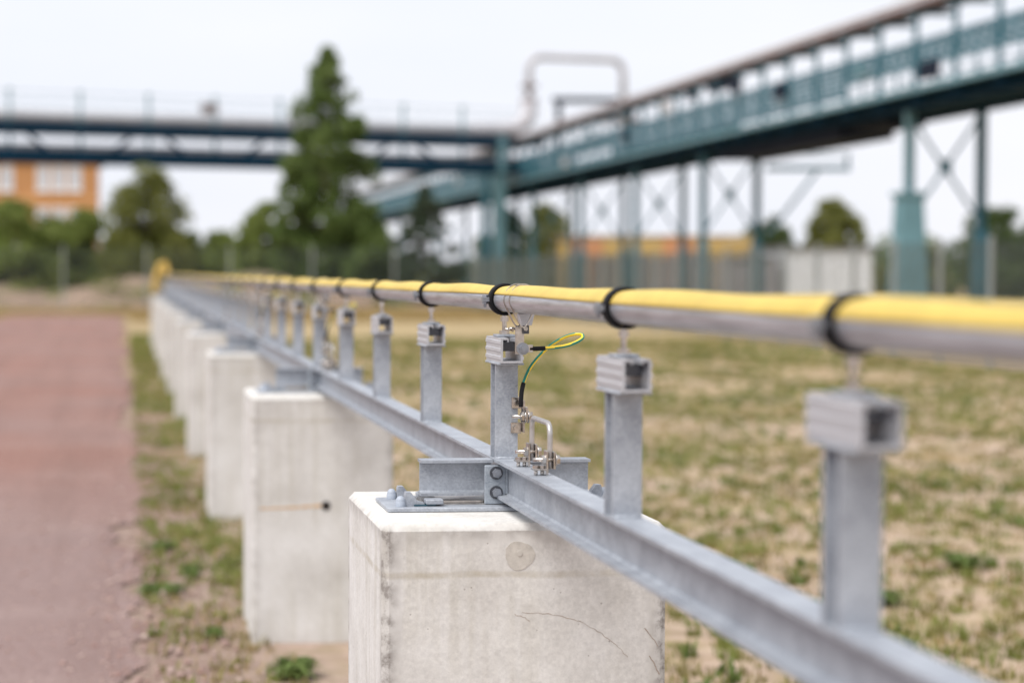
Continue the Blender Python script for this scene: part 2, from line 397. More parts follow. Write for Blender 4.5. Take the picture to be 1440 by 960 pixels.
# ------------------------------------------------------------------ mesh helpers
class MB:
    def __init__(s):
        s.v, s.f, s.m, s.sm = [], [], [], []
    def add(s, verts, faces, mi=0, smooth=False):
        o = len(s.v)
        s.v += [tuple(p) for p in verts]
        for fc in faces:
            s.f.append(tuple(i + o for i in fc)); s.m.append(mi); s.sm.append(smooth)
        return s
    def box(s, x0, x1, y0, y1, z0, z1, mi=0):
        vs = [(x, y, z) for z in (z0, z1) for y in (y0, y1) for x in (x0, x1)]
        return s.add(vs, [(0, 2, 3, 1), (4, 5, 7, 6), (0, 1, 5, 4), (2, 6, 7, 3), (0, 4, 6, 2), (1, 3, 7, 5)], mi)
    def cbox(s, x0, x1, y0, y1, z0, z1, c=0.002, mi=0):
        # box with chamfered edges
        lo, hi = Vector((x0, y0, z0)), Vector((x1, y1, z1))
        vs, idx = [], {}
        for sx in (0, 1):
            for sy in (0, 1):
                for sz in (0, 1):
                    p = [hi[i] if q else lo[i] for i, q in enumerate((sx, sy, sz))]
                    for a in range(3):
                        q = list(p)
                        for o in range(3):
                            if o != a:
                                q[o] += -c if (sx, sy, sz)[o] else c
                        idx[(sx, sy, sz, a)] = len(vs); vs.append(q)
        fs = []
        for a in range(3):
            b_, c_ = (a + 1) % 3, (a + 2) % 3
            for sd in (0, 1):
                ring = []
                for (u, w) in ((0, 0), (1, 0), (1, 1), (0, 1)):
                    k = [0, 0, 0]; k[a] = sd; k[b_] = u; k[c_] = w
                    ring.append(idx[(*k, a)])
                fs.append(tuple(ring if sd else ring[::-1]))
            for u in (0, 1):
                for w in (0, 1):
                    k0 = [0, 0, 0]; k1 = [0, 0, 0]
                    k1[a] = 1
                    for k in (k0, k1):
                        k[b_] = u; k[c_] = w
                    q = (idx[(*k0, b_)], idx[(*k0, c_)], idx[(*k1, c_)], idx[(*k1, b_)])
                    fs.append(q if (u == w) else q[::-1])
        for k in ((i, j, m_) for i in (0, 1) for j in (0, 1) for m_ in (0, 1)):
            t = (idx[(*k, 0)], idx[(*k, 1)], idx[(*k, 2)])
            fs.append(t if sum(k) % 2 == 1 else t[::-1])
        return s.add(vs, fs, mi)
    def obox(s, p, q, w, h, up=(0, 0, 1), mi=0):
        # a bar from p to q, width w, height h
        p, q = Vector(p), Vector(q)
        d = (q - p).normalized(); u = Vector(up)
        if abs(d.dot(u)) > 0.98: u = Vector((0, 1, 0))
        sd = d.cross(u).normalized(); u = sd.cross(d)
        vs = [c + sd * a * w / 2 + u * b * h / 2 for c in (p, q) for a, b in ((-1, -1), (1, -1), (1, 1), (-1, 1))]
        return s.add(vs, [(0, 1, 2, 3), (7, 6, 5, 4), (0, 4, 5, 1), (1, 5, 6, 2), (2, 6, 7, 3), (3, 7, 4, 0)], mi)
    def tube(s, pts, r, seg=10, mi=0, cap=True, mifn=None, smooth=True):
        pts = [Vector(p) for p in pts]
        rr = r if isinstance(r, (list, tuple)) else [r] * len(pts)
        d0 = (pts[1] - pts[0]).normalized()
        nrm = d0.orthogonal().normalized()
        o = len(s.v); prev = d0
        for i, p in enumerate(pts):
            d = (pts[min(i + 1, len(pts) - 1)] - pts[max(i - 1, 0)]).normalized()
            qn = prev.rotation_difference(d); nrm = (qn @ nrm).normalized(); prev = d
            b = d.cross(nrm)
            for k in range(seg):
                a = 2 * math.pi * k / seg
                s.v.append(tuple(p + (nrm * math.cos(a) + b * math.sin(a)) * rr[i]))
        for i in range(len(pts) - 1):
            for k in range(seg):
                k2 = (k + 1) % seg
                s.f.append((o + i * seg + k, o + i * seg + k2, o + (i + 1) * seg + k2, o + (i + 1) * seg + k))
                s.m.append(mifn(i, k) if mifn else mi); s.sm.append(smooth)
        if cap:
            s.f.append(tuple(o + k for k in range(seg))[::-1]); s.m.append(mi); s.sm.append(False)
            e = o + (len(pts) - 1) * seg
            s.f.append(tuple(e + k for k in range(seg))); s.m.append(mi); s.sm.append(False)
        return s
    def cyl(s, p, q, r, seg=16, mi=0, smooth=True):
        return s.tube([p, q], r, seg, mi, True, None, smooth)
    def hexa(s, p, q, r, mi=0):
        return s.tube([p, q], r, 6, mi, True, None, False)
    def prism(s, prof, y0, y1, axis='y', mi=0, cap=True):
        # prof: closed polygon in (x,z) extruded along y, or (y,z) along x, or (x,y) along z
        n = len(prof)
        def P(a, b, t):
            return {'y': (a, t, b), 'x': (t, a, b), 'z': (a, b, t)}[axis]
        vs = [P(a, b, y0) for a, b in prof] + [P(a, b, y1) for a, b in prof]
        fs = [(i, (i + 1) % n, n + (i + 1) % n, n + i) for i in range(n)]
        if cap: fs += [tuple(range(n))[::-1], tuple(range(n, 2 * n))]
        return s.add(vs, fs, mi)
    def lathe(s, c, prof, seg=20, mi=0):
        o = len(s.v)
        for r, z in prof:
            for k in range(seg):
                a = 2 * math.pi * k / seg
                s.v.append((c[0] + r * math.cos(a), c[1] + r * math.sin(a), c[2] + z))
        for i in range(len(prof) - 1):
            for k in range(seg):
                k2 = (k + 1) % seg
                s.f.append((o + i * seg + k, o + i * seg + k2, o + (i + 1) * seg + k2, o + (i + 1) * seg + k)); s.m.append(mi); s.sm.append(True)
        return s
    def mesh(s, name, mats):
        me = bpy.data.meshes.new(name)
        me.from_pydata(s.v, [], s.f)
        mats = mats if isinstance(mats, (list, tuple)) else [mats]
        for mm in mats: me.materials.append(MATS[mm])
        me.polygons.foreach_set('material_index', s.m)
        me.polygons.foreach_set('use_smooth', s.sm)
        me.update()
        import bmesh
        bm = bmesh.new(); bm.from_mesh(me)
        bmesh.ops.recalc_face_normals(bm, faces=bm.faces)
        bm.to_mesh(me); bm.free()
        return me
    def build(s, name, mats, parent=None, loc=None):
        return link(name, s.mesh(name, mats), parent, loc)

def link(name, me, parent=None, loc=None, rot=None):
    o = bpy.data.objects.new(name, me)
    C.objects.link(o)
    if parent: o.parent = parent
    if loc is not None: o.location = loc
    if rot is not None: o.rotation_euler = rot
    return o

def tag(o, label=None, cat=None, group=None, kind=None):
    if label: o['label'] = label
    if cat: o['category'] = cat
    if group: o['group'] = group
    if kind: o['kind'] = kind
    return o

def thing(name, label, cat, loc=(0, 0, 0), rz=0, group=None):
    o = bpy.data.objects.new(name, None)
    C.objects.link(o)
    o.empty_display_size = 0.1
    o.location = loc; o.rotation_euler = (0, 0, rz)
    return tag(o, label, cat, group)

def ibeam(w, h, tf, tw, r=0.003):
    # I-profile polygon centred on 0,0 (width x, height z)
    a, b = w / 2, h / 2
    t = tw / 2
    return [(-a, -b), (a, -b), (a, -b + tf), (t + r, -b + tf + 0.0005), (t, -b + tf + r), (t, b - tf - r), (t + r, b - tf - 0.0005), (a, b - tf),
            (a, b), (-a, b), (-a, b - tf), (-t - r, b - tf - 0.0005), (-t, b - tf - r), (-t, -b + tf + r), (-t - r, -b + tf + 0.0005), (-a, -b + tf)]

def fast_mesh(name, verts, faces, mats, mi=None):
    # verts (N,3) array, faces (M,k) array with constant k
    me = bpy.data.meshes.new(name)
    verts = np.asarray(verts, np.float32); faces = np.asarray(faces, np.int32)
    M, k = faces.shape
    me.vertices.add(len(verts)); me.vertices.foreach_set('co', verts.ravel())
    me.loops.add(M * k); me.loops.foreach_set('vertex_index', faces.ravel())
    me.polygons.add(M)
    me.polygons.foreach_set('loop_start', np.arange(0, M * k, k, dtype=np.int32))
    me.polygons.foreach_set('loop_total', np.full(M, k, np.int32))
    mats = mats if isinstance(mats, (list, tuple)) else [mats]
    for mm in mats: me.materials.append(MATS[mm])
    if mi is not None: me.polygons.foreach_set('material_index', np.asarray(mi, np.int32))
    me.update(calc_edges=True)
    return me

# ------------------------------------------------------------------ ground, path, bank
def gh(x, y):
    x = np.asarray(x, float); y = np.asarray(y, float)
    h = 0.012 * np.sin(1.3 * x + 0.6 * y + 1) + 0.010 * np.sin(0.9 * y - 0.7 * x) + 0.006 * np.sin(2.7 * x + 1.9 * y)
    fade = np.clip((120 - np.hypot(x, y - 30)) / 40, 0, 1)
    return h * fade

def grid_sheet(name, xs, ys, mat_, dz=0.0, warp=None):
    X, Y = np.meshgrid(xs, ys)
    if warp is not None: X = warp(X, Y)
    Z = gh(X, Y) + dz
    v = np.stack([X.ravel(), Y.ravel(), Z.ravel()], 1)
    nx, ny = len(xs), len(ys)
    i = (np.arange(ny - 1)[:, None] * nx + np.arange(nx - 1)[None]).ravel()
    f = np.stack([i, i + 1, i + nx + 1, i + nx], 1)
    o = link(name, fast_mesh(name, v, f, mat_))
    o.data.polygons.foreach_set('use_smooth', np.ones(len(f), bool))
    return o

xs = np.concatenate([[-900, -500, -250, -120, -60, -40], np.arange(-30, 40.01, 0.4), [50, 70, 120, 250, 500, 900]])
ys = np.concatenate([[-60, -30, -15], np.arange(-6, 90.01, 0.4), [100, 120, 160, 250, 500, 900, 1600]])
tag(grid_sheet('ground', xs, ys, 'field_soil'), kind='structure')

def path_warp(X, Y):
    # ragged right and left edges
    t = (X + 4.0) / 4.05
    e = 0.07 * np.sin(Y * 0.55) + 0.07 * np.sin(Y * 1.45 + 1) + 0.05 * np.sin(Y * 3.1 + 2) + 0.04 * np.sin(Y * 8.7 + 0.4) + 0.02 * np.sin(Y * 22.3) - 0.004 * np.clip(Y - 20, 0, 60) + 0.18 * np.exp(-((Y - 6.0) / 1.6) ** 2)
    return X + e * np.clip((t - 0.85) / 0.15, 0, 1)
tag(grid_sheet('path', np.concatenate([np.arange(-4.0, -0.6, 0.3), np.arange(-0.6, 0.051, 0.05)]), np.arange(-5, 68.01, 0.2), 'red_gravel', 0.012, path_warp), kind='structure')

def bank():
    xs = np.linspace(-40, 16, 90); ys = np.linspace(76.5, 90, 22)
    X, Y = np.meshgrid(xs, ys)
    t = np.clip((Y - 76.5) / 5, 0, 1); t = t * t * (3 - 2 * t)
    t2 = np.clip((90 - Y) / 4, 0, 1)
    top = 1.0 + 0.24 * np.sin(X * 0.4) + 0.18 * np.sin(X * 1.1 + 2) + 0.12 * np.sin(X * 2.3 + Y) + 0.1 * np.sin(Y * 1.7 + X)
    top *= np.clip((16 - X) / 8, 0.0, 1)
    Z = -0.05 + t * t2 * top
    v = np.stack([X.ravel(), Y.ravel(), Z.ravel()], 1)
    nx = 90
    i = (np.arange(21)[:, None] * nx + np.arange(nx - 1)[None]).ravel()
    f = np.stack([i, i + 1, i + nx + 1, i + nx], 1)
    o = link('earth_bank', fast_mesh('earth_bank', v, f, 'bank_earth'))
    o.data.polygons.foreach_set('use_smooth', np.ones(len(f), bool))
    tag(o, kind='structure')
bank()

# ------------------------------------------------------------------ foreground constants
XL = 0.785                 # axis of beam, posts and pipe
Y0, S = 2.10, 1.0          # first post, spacing
NPOST = 38
BT = CAM_H - 0.386         # beam top
BB = BT - 0.078            # beam bottom
BLK = 0.978                # block height
ZP = CAM_H - 0.056         # pipe axis
blocks_y = [4.10 + 4 * i for i in range(10)]

# ------------------------------------------------------------------ concrete blocks
def block_mesh(name, seed, hx=0.28, hy=0.30, H=BLK, c=0.013, nside=26, nz=90, jit=1.0, grime=1.0):
    r = np.random.default_rng(seed)
    # outline: along each side nside points, chamfered corners
    out = []; wear = []
    cor = [(-hx, -hy), (hx, -hy), (hx, hy), (-hx, hy)]
    for k in range(4):
        p = np.array(cor[k], float); q = np.array(cor[(k + 1) % 4], float)
        d = (q - p) / np.linalg.norm(q - p); L = np.linalg.norm(q - p)
        for t in np.concatenate([[c, c + 0.010], np.linspace(c + 0.03, L - c - 0.03, nside), [L - c - 0.010, L - c]]):
            out.append(p + d * t); wear.append(1.0 if (t <= c + 1e-6 or t >= L - c - 1e-6) else (0.55 if (t < c + 0.011 or t > L - c - 0.011) else 0.0))
    out = np.array(out); wear = np.array(wear); n = len(out)
    nrm = out / np.linalg.norm(out, axis=1)[:, None]
    zs = np.concatenate([np.linspace(-0.25, H - c - 0.03, nz), [H - c - 0.010, H - c, H]])
    V, W = [], []
    sm = np.cumsum(r.normal(0, 1, (len(zs), n)), 0)
    for i, z in enumerate(zs):
        top = (i == len(zs) - 1)
        ring = out.copy()
        if top:
            ring = ring - np.sign(ring) * np.where(np.abs(np.abs(ring) - [hx, hy]) < 1e-4, c, 0)
        j = r.normal(0, 0.00010 * jit, n) * (wear > 0.3)
        ring = ring + nrm * j[:, None] - nrm * (np.clip(r.exponential(0.0009, n) - 0.0024, 0, 0.004) * (wear > 0.9) * jit)[:, None]
        zz = np.full(n, z) + (r.normal(0, 0.0001 * jit, n) if len(zs) - 3 <= i < len(zs) - 1 else 0)
        V.append(np.column_stack([ring, zz]))
        w = wear.copy()
        if i >= len(zs) - 2: w[:] = np.maximum(w, 0.6) if not top else 0.0
        elif i == len(zs) - 3: w[:] = np.maximum(w, 0.45)
        w = np.maximum(w, 0.55 * np.clip(1 - z / 0.06, 0, 1))
        W.append(w)
    V = np.concatenate(V); W = np.concatenate(W)
    m = len(zs)
    faces = []
    for i in range(m - 1):
        a = i * n
        for k in range(n):
            k2 = (k + 1) % n
            faces.append((a + k, a + k2, a + n + k2, a + n + k))
    # top cap: inner ring + cap
    inner = V[-n:] * [0.93, 0.93, 1]; inner[:, 2] = H
    o2 = len(V); V = np.concatenate([V, inner]); W = np.concatenate([W, np.zeros(n)])
    a = (m - 1) * n
    for k in range(n):
        k2 = (k + 1) % n
        faces.append((a + k, a + k2, o2 + k2, o2 + k))
    faces.append(tuple(range(o2, o2 + n)))
    me = bpy.data.meshes.new(name)
    me.from_pydata([tuple(p) for p in V], [], faces)
    me.materials.append(MATS['concrete'])
    at = me.attributes.new('wear', 'FLOAT', 'POINT')
    at.data.foreach_set('value', (W * grime).astype(np.float32))
    me.update()
    return me

BX = 0.771                              # block centre in x
bm_a = block_mesh('concrete_block', 3)
bm_b = block_mesh('concrete_block', 8, nside=14, nz=60, jit=0.8, grime=0.5)
ordn = ['', '', 'third', 'fourth', 'fifth', 'sixth', 'seventh', 'eighth', 'ninth', 'tenth']
blocks = []
for i, y in enumerate(blocks_y):
    o = link('concrete_block', bm_a if i == 0 else bm_b, None, (BX, y, 0))
    if i > 1: o.rotation_euler.z = R(random.uniform(-0.3, 0.3))
    lab = ('cracked pale concrete block in sharp focus, under the post with green and yellow cable' if i == 0 else
           'pale concrete block with a rust streak and dark hole in its face' if i == 1 else
           f'{ordn[i]} concrete block from the camera, in the row under the steel beam')
    tag(o, lab, 'concrete block', 'concrete blocks under the steel beam')
    blocks.append(o)

def ribbon(pts, w, y, t=0.0012):
    # thin flat strip in the x,z plane standing proud of a face at y
    mb = MB()
    for i in range(len(pts) - 1):
        p, q = Vector(pts[i]), Vector(pts[i + 1]); d = (q - p).normalized(); s = Vector((-d.y, d.x))
        w0, w1 = w[i] / 2, w[i + 1] / 2
        a = [p + s * w0, q + s * w1, q - s * w1, p - s * w0]
        vs = [(u.x, y, u.y) for u in a] + [(u.x, y + t + 0.01, u.y) for u in a]
        mb.add(vs, [(0, 1, 2, 3), (0, 4, 5, 1), (3, 2, 6, 7)])
    return mb
def smooth_line(pts, n, j, seed):
    r = random.Random(seed); out = []
    for i in range(len(pts) - 1):
        for k in range(n):
            t = k / n
            out.append((pts[i][0] * (1 - t) + pts[i + 1][0] * t + r.uniform(-j, j), pts[i][1] * (1 - t) + pts[i + 1][1] * t + r.uniform(-j, j)))
    out.append(pts[-1]); return out
fy = -0.3004
c1 = smooth_line([(-0.006, 0.805), (0.045, 0.803), (0.09, 0.792), (0.112, 0.786), (0.15, 0.762), (0.185, 0.734), (0.203, 0.715)], 5, 0.0014, 1)
ribbon(c1, [0.0010 * random.uniform(0.35, 1.3) for _ in c1], fy).build('crack', 'crack_dark', blocks[0])
c2 = smooth_line([(-0.022, 0.802), (0.000, 0.795), (0.008, 0.787)], 4, 0.0012, 2)
ribbon(c2, [0.0009] * len(c2), fy).build('crack', 'crack_dark', blocks[0])
c3 = smooth_line([(0.236, 0.772), (0.252, 0.752), (0.263, 0.735)], 4, 0.001, 3)
ribbon(c3, [0.0012, 0.0020] + [0.0012] * (len(c3) - 2), fy).build('crack', 'crack_dark', blocks[0])
c4 = smooth_line([(0.246, 0.718), (0.256, 0.70), (0.266, 0.68)], 4, 0.001, 4)
ribbon(c4, [0.0018] * len(c4), fy).build('crack', 'crack_dark', blocks[0])
# mortar plug of a formwork tie on the first block
mb = MB()
pr = []
for k in range(26):
    a = 2 * math.pi * k / 26
    q = 0.029 * (1 + 0.06 * math.sin(3 * a + 1) + random.uniform(-0.03, 0.03))
    pr.append((-0.012 + q * math.cos(a), 0.917 + q * 0.95 * math.sin(a)))
mb.prism(pr, -0.3012, -0.29, 'y')
mb.build('mortar_plug', 'plug_mortar', blocks[0])
MB().tube([(-0.012, -0.3024, 0.921), (-0.012, -0.295, 0.921)], 0.0055, 14).build('plug_dimple', 'plug_mortar', blocks[0])
# tie hole with rust streak on the second block
mb = MB(); mb.cyl((0.012, -0.3022, 0.545), (0.012, -0.28, 0.545), 0.018, 20); mb.build('tie_hole', 'hole_dark', blocks[1])
st = smooth_line([(-0.25, 0.536), (-0.15, 0.537), (-0.05, 0.543), (-0.002, 0.546)], 4, 0.001, 6)
ribbon(st, [0.007] * 5 + [0.009] * 4 + [0.013] * (len(st) - 9), -0.3008).build('rust_streak', 'rust', blocks[1])

# ------------------------------------------------------------------ slide bearings on the blocks
def bearing_meshes(full):
    P = []
    mb = MB(); mb.cbox(-0.258, 0.258, -0.105, 0.095, BLK + 0.0008, BLK + 0.0095, 0.0015); P.append(('base_plate', mb.mesh('base_plate', 'galvanized')))
    mb = MB(); mb.box(-0.19, 0.19, -0.055, 0.045, BLK + 0.0097, BLK + 0.0125); mb.box(-0.178, 0.178, -0.046, 0.036, BLK + 0.0128, BLK + 0.0170)
    P.append(('slide_plate', mb.mesh('slide_plate', 'stainless')))
    for sx in (-1, 1):
        mb = MB(); mb.box(min(sx * 0.20, sx * 0.155), max(sx * 0.20, sx * 0.155), -0.078, -0.0555, BLK + 0.0098, BLK + 0.0128); P.append(('slide_pad', mb.mesh('slide_pad', 'slide_pad')))
        for y in (-0.075, 0.062):
            mb = MB()
            mb.lathe((sx * 0.228, y, BLK + 0.0096), [(0.0106, 0), (0.0106, 0.0095), (0.0098, 0.0105), (0.0098, 0.0115), (0.0088, 0.0155), (0.0064, 0.0190), (0.0034, 0.0210), (0.0002, 0.0216)], 20)
            P.append(('bolt_cap', mb.mesh('bolt_cap', 'plastic_cap')))
        if full:
            for yy in (-0.062, 0.052):
                # bent claw leaning onto the slide plate
                mb = MB()
                x = sx * 0.196
                pr = [(-0.022, 0.0), (0.018, 0.0), (0.018, 0.006), (0.004, 0.009), (-0.010, 0.028), (-0.020, 0.028), (-0.022, 0.022)]
                pr = [((-a if sx > 0 else a) + x, b + BLK + 0.0098) for a, b in pr]
                mb.prism(pr, yy - 0.012, yy + 0.012, 'y'); P.append(('clamp_claw', mb.mesh('clamp_claw', 'galvanized')))
                mb = MB(); xa, xb = sorted((sx * 0.176, sx * 0.140)); mb.cbox(xa, xb, yy - 0.02 if yy < 0 else yy - 0.012, yy + 0.012 if yy < 0 else yy + 0.02, BLK + 0.0132, BLK + 0.0235, 0.0015); P.append(('clamp_jaw', mb.mesh('clamp_jaw', 'galvanized')))
    return P
bf, bs = bearing_meshes(True), bearing_meshes(False)
for i, y in enumerate(blocks_y):
    w = ['in sharp focus on the cracked front concrete block', 'on the concrete block with the rust streak'][i] if i < 2 else f'on the {ordn[i]} concrete block from the camera'
    t = thing('slide_bearing', f'galvanized base plate with grey capped bolts {w}', 'base plate', (XL - 0.0, y, 0), 0, 'base plates on the concrete blocks')
    for nm, me in (bf if i < 3 else bs): link(nm, me, t)

# ------------------------------------------------------------------ support rail: beam, cross brackets, posts
rail = thing('support_rail', 'long galvanized steel beam with a row of short posts along the concrete blocks', 'support rail', (XL, 4.10, 0))
def rl(x, y, z): return (x, y - 4.10, z)
mb = MB()
pf = [(a, b + (BT + BB) / 2) for a, b in ibeam(0.052, 0.078, 0.0062, 0.005, 0.004)]
mb.prism(pf, -5.0, 36.4, 'y')
mb.build('beam', 'galvanized', rail)
# brackets crossing under each block post, one half each side of the web
def bracket_mesh(sx):
    mb = MB()
    z0, z1 = BB + 0.0012, BT - 0.0025
    h = z1 - z0
    prof = [(a, b + (z0 + z1) / 2) for a, b in ibeam(0.05, h, 0.0058, 0.0048, 0.004)]
    xa, xb = sorted((sx * 0.0275, sx * 0.178))
    mb.prism(prof, xa, xb, 'x')
    xa, xb = sorted((sx * 0.004, sx * 0.0275))
    mb.box(xa, xb, -0.0026, 0.0026, z0 + 0.012, z1 - 0.012)        # coped web end
    return mb.mesh('bracket', 'galvanized')
bra = {s: bracket_mesh(s) for s in (-1, 1)}
def cleat_mesh():
    mb = MB()
    z0, z1 = BB - 0.012, BT - 0.0105
    mb.cbox(-0.051, -0.0085, -0.061, -0.0535, z0, z1, 0.001)
    mb.cbox(-0.0083, -0.0028, -0.0612, -0.030, z0 + 0.02, z1 - 0.004, 0.0008)
    return mb.mesh('cleat', 'galvanized_plate')
cle = cleat_mesh()
def hexbolt(axis, r=0.0095, h=0.008, washer=True, stud=0.006):
    mb = MB(); d = Vector(axis)
    if washer: mb.cyl((0, 0, 0), d * 0.0025, r * 1.4, 20, mi=1)
    mb.hexa(d * (0.0026 if washer else 0), d * (h + 0.0025), r)
    if stud: mb.cyl(d * (h + 0.0024), d * (h + stud), r * 0.52, 14)
    return mb
bolt_front = hexbolt((0, -1, 0), 0.0098, 0.0085, True, 0.0055).mesh('bolt', ['bolt_zinc', 'dark_steel'])
for i, y in enumerate(blocks_y):
    yo = y - 4.10
    for s in (-1, 1): link('bracket', bra[s], rail, (0, yo, 0))
    link('cleat', cle, rail, (0, yo, 0))
    for z in (BB + 0.012, BB + 0.052):
        link('bolt', bolt_front, rail, (-0.0275, yo - 0.0612, z))

PH = BT + 0.196           # post top
def post_meshes():
    P = []
    mb = MB()
    mb.prism(ibeam(0.047, 0.055, 0.006, 0.005, 0.003), BT + 0.0005, PH, 'z')
    post = mb.mesh('support_post', 'galvanized')
    # weld beads along the foot
    welds = []
    for yy in (-0.0285, 0.0285):
        mb = MB(); mb.tube([(-0.0235, yy, BT + 0.001), (-0.01, yy, BT + 0.0014), (0.01, yy, BT + 0.0008), (0.0235, yy, BT + 0.001)], [0.0026, 0.0032, 0.0028, 0.0026], 8)
        welds.append(('weld_bead', mb.mesh('weld_bead', 'galvanized')))
    # cap plate under the channel profile
    mb = MB(); mb.cbox(-0.027, 0.027, -0.074, 0.074, PH + 0.0003, PH + 0.0045, 0.001); plate = mb.mesh('cap_plate', 'galvanized')
    # aluminium channel: ribbed sides, slotted top
    z0, H_, w, t = PH + 0.0048, 0.051, 0.0225, 0.0038
    L = [(-w, z0), (-w, z0 + 0.006), (-w - 0.0018, z0 + 0.007), (-w - 0.0018, z0 + 0.013), (-w, z0 + 0.014), (-w, z0 + 0.022), (-w - 0.0018, z0 + 0.023), (-w - 0.0018, z0 + 0.029), (-w, z0 + 0.030), (-w, z0 + 0.038), (-w - 0.0018, z0 + 0.039), (-w - 0.0018, z0 + 0.045), (-w, z0 + 0.046), (-w, z0 + H_)]
    Rr = [(-x, z) for x, z in L][::-1]
    outer = L + [(-0.007, z0 + H_)]
    inner_l = [(-0.007, z0 + H_ - t - 0.004), (-0.0095, z0 + H_ - t - 0.004), (-0.0095, z0 + H_ - t), (-w + t, z0 + H_ - t), (-w + t, z0 + t)]
    inner_r = [(-x, z) for x, z in inner_l][::-1]
    outer_r = [(0.007, z0 + H_)] + Rr
    prof = outer + inner_l + inner_r + outer_r
    mb = MB(); mb.prism(prof, -0.084, 0.084, 'y', cap=False)
    # end caps of the C shape as quads strip by strip
    n = len(prof)
    def cap_face(y, flip):
        o = len(mb.v)
        mb.v.extend([(a, y, b) for a, b in prof])
        mb.f.append(tuple(o + k for k in (range(n) if flip else range(n - 1, -1, -1)))); mb.m.append(0); mb.sm.append(False)
    cap_face(-0.084, True); cap_face(0.084, False)
    chan = mb.mesh('channel', 'profile_aluminium')
    zt = z0 + H_
    mb = MB(); mb.cbox(-0.0182, 0.0182, -0.045, 0.03, zt - 0.028, zt - 0.0085, 0.001)
    nutplate = mb.mesh('slot_nut', 'dark_steel')  # nut enlarged and dark to deepen the shade inside the channel
    mb = MB(); mb.cbox(-0.0195, 0.0195, -0.024, 0.024, zt + 0.0004, zt + 0.0055, 0.001); washer = mb.mesh('washer_plate', 'galvanized')
    mb = MB()
    zr = ZP - 0.0333
    k = int((zr - zt) / 0.0015)
    pts = [(0, 0, zt + 0.002 + i * (zr - zt - 0.001) / k) for i in range(k + 1)]
    mb.tube(pts, [0.0046 if i % 2 else 0.0053 for i in range(k + 1)], 12)
    stud = mb.mesh('threaded_stud', 'stainless')
    mb = MB(); mb.hexa((0, 0, zt + 0.0058), (0, 0, zt + 0.0135), 0.0105); nut1 = mb.mesh('nut', 'stainless')
    mb = MB(); mb.hexa((0, 0, zr - 0.013), (0, 0, zr - 0.002), 0.0085); nut2 = mb.mesh('nut', 'stainless')
    # rubber lined pipe clamp
    mb = MB()
    seg, ri, ro, hw = 40, 0.0264, 0.0336, 0.0140
    pr = [(ri, -hw), (ro - 0.001, -hw), (ro, -hw + 0.002), (ro, hw - 0.002), (ro - 0.001, hw), (ri, hw)]
    o = len(mb.v)
    for s_ in range(seg):
        a = 2 * math.pi * s_ / seg
        for r_, yy in pr: mb.v.append((r_ * math.cos(a), yy, ZP + r_ * math.sin(a)))
    for s_ in range(seg):
        for j in range(len(pr)):
            a0, a1 = s_ * len(pr), ((s_ + 1) % seg) * len(pr); j2 = (j + 1) % len(pr)
            mb.f.append((o + a0 + j, o + a0 + j2, o + a1 + j2, o + a1 + j)); mb.m.append(0); mb.sm.append(True)
    ring = mb.mesh('pipe_clamp', 'black_rubber')
    ears = []
    for sx in (-1, 1):
        mb = MB()
        xa, xb = sorted((sx * 0.0330, sx * 0.048))
        mb.box(xa, xb, -0.009, 0.009, ZP + 0.0006, ZP + 0.0046); mb.box(xa, xb, -0.009, 0.009, ZP - 0.0046, ZP + 0.0002)
        mb.cyl((sx * 0.041, 0, ZP - 0.016), (sx * 0.041, 0, ZP + 0.008), 0.003, 10)
        mb.hexa((sx * 0.041, 0, ZP + 0.0044), (sx * 0.041, 0, ZP + 0.009), 0.006)
        mb.hexa((sx * 0.041, 0, ZP - 0.0095), (sx * 0.041, 0, ZP - 0.0044), 0.006)
        ears.append(('clamp_ear', mb.mesh('clamp_ear', 'bolt_zinc')))
    return post, welds + [('cap_plate', plate), ('channel', chan), ('slot_nut', nutplate), ('washer_plate', washer), ('threaded_stud', stud), ('nut', nut1), ('nut', nut2), ('pipe_clamp', ring)] + ears
post_me, post_parts = post_meshes()
for k in range(NPOST + 1):
    p = link('support_post', post_me, rail, (0, Y0 + k * S - 4.10, 0))
    for nm, me in post_parts:
        if k > 9 and nm in ('weld_bead', 'slot_nut', 'nut', 'cap_plate'): continue
        link(nm, me, p)

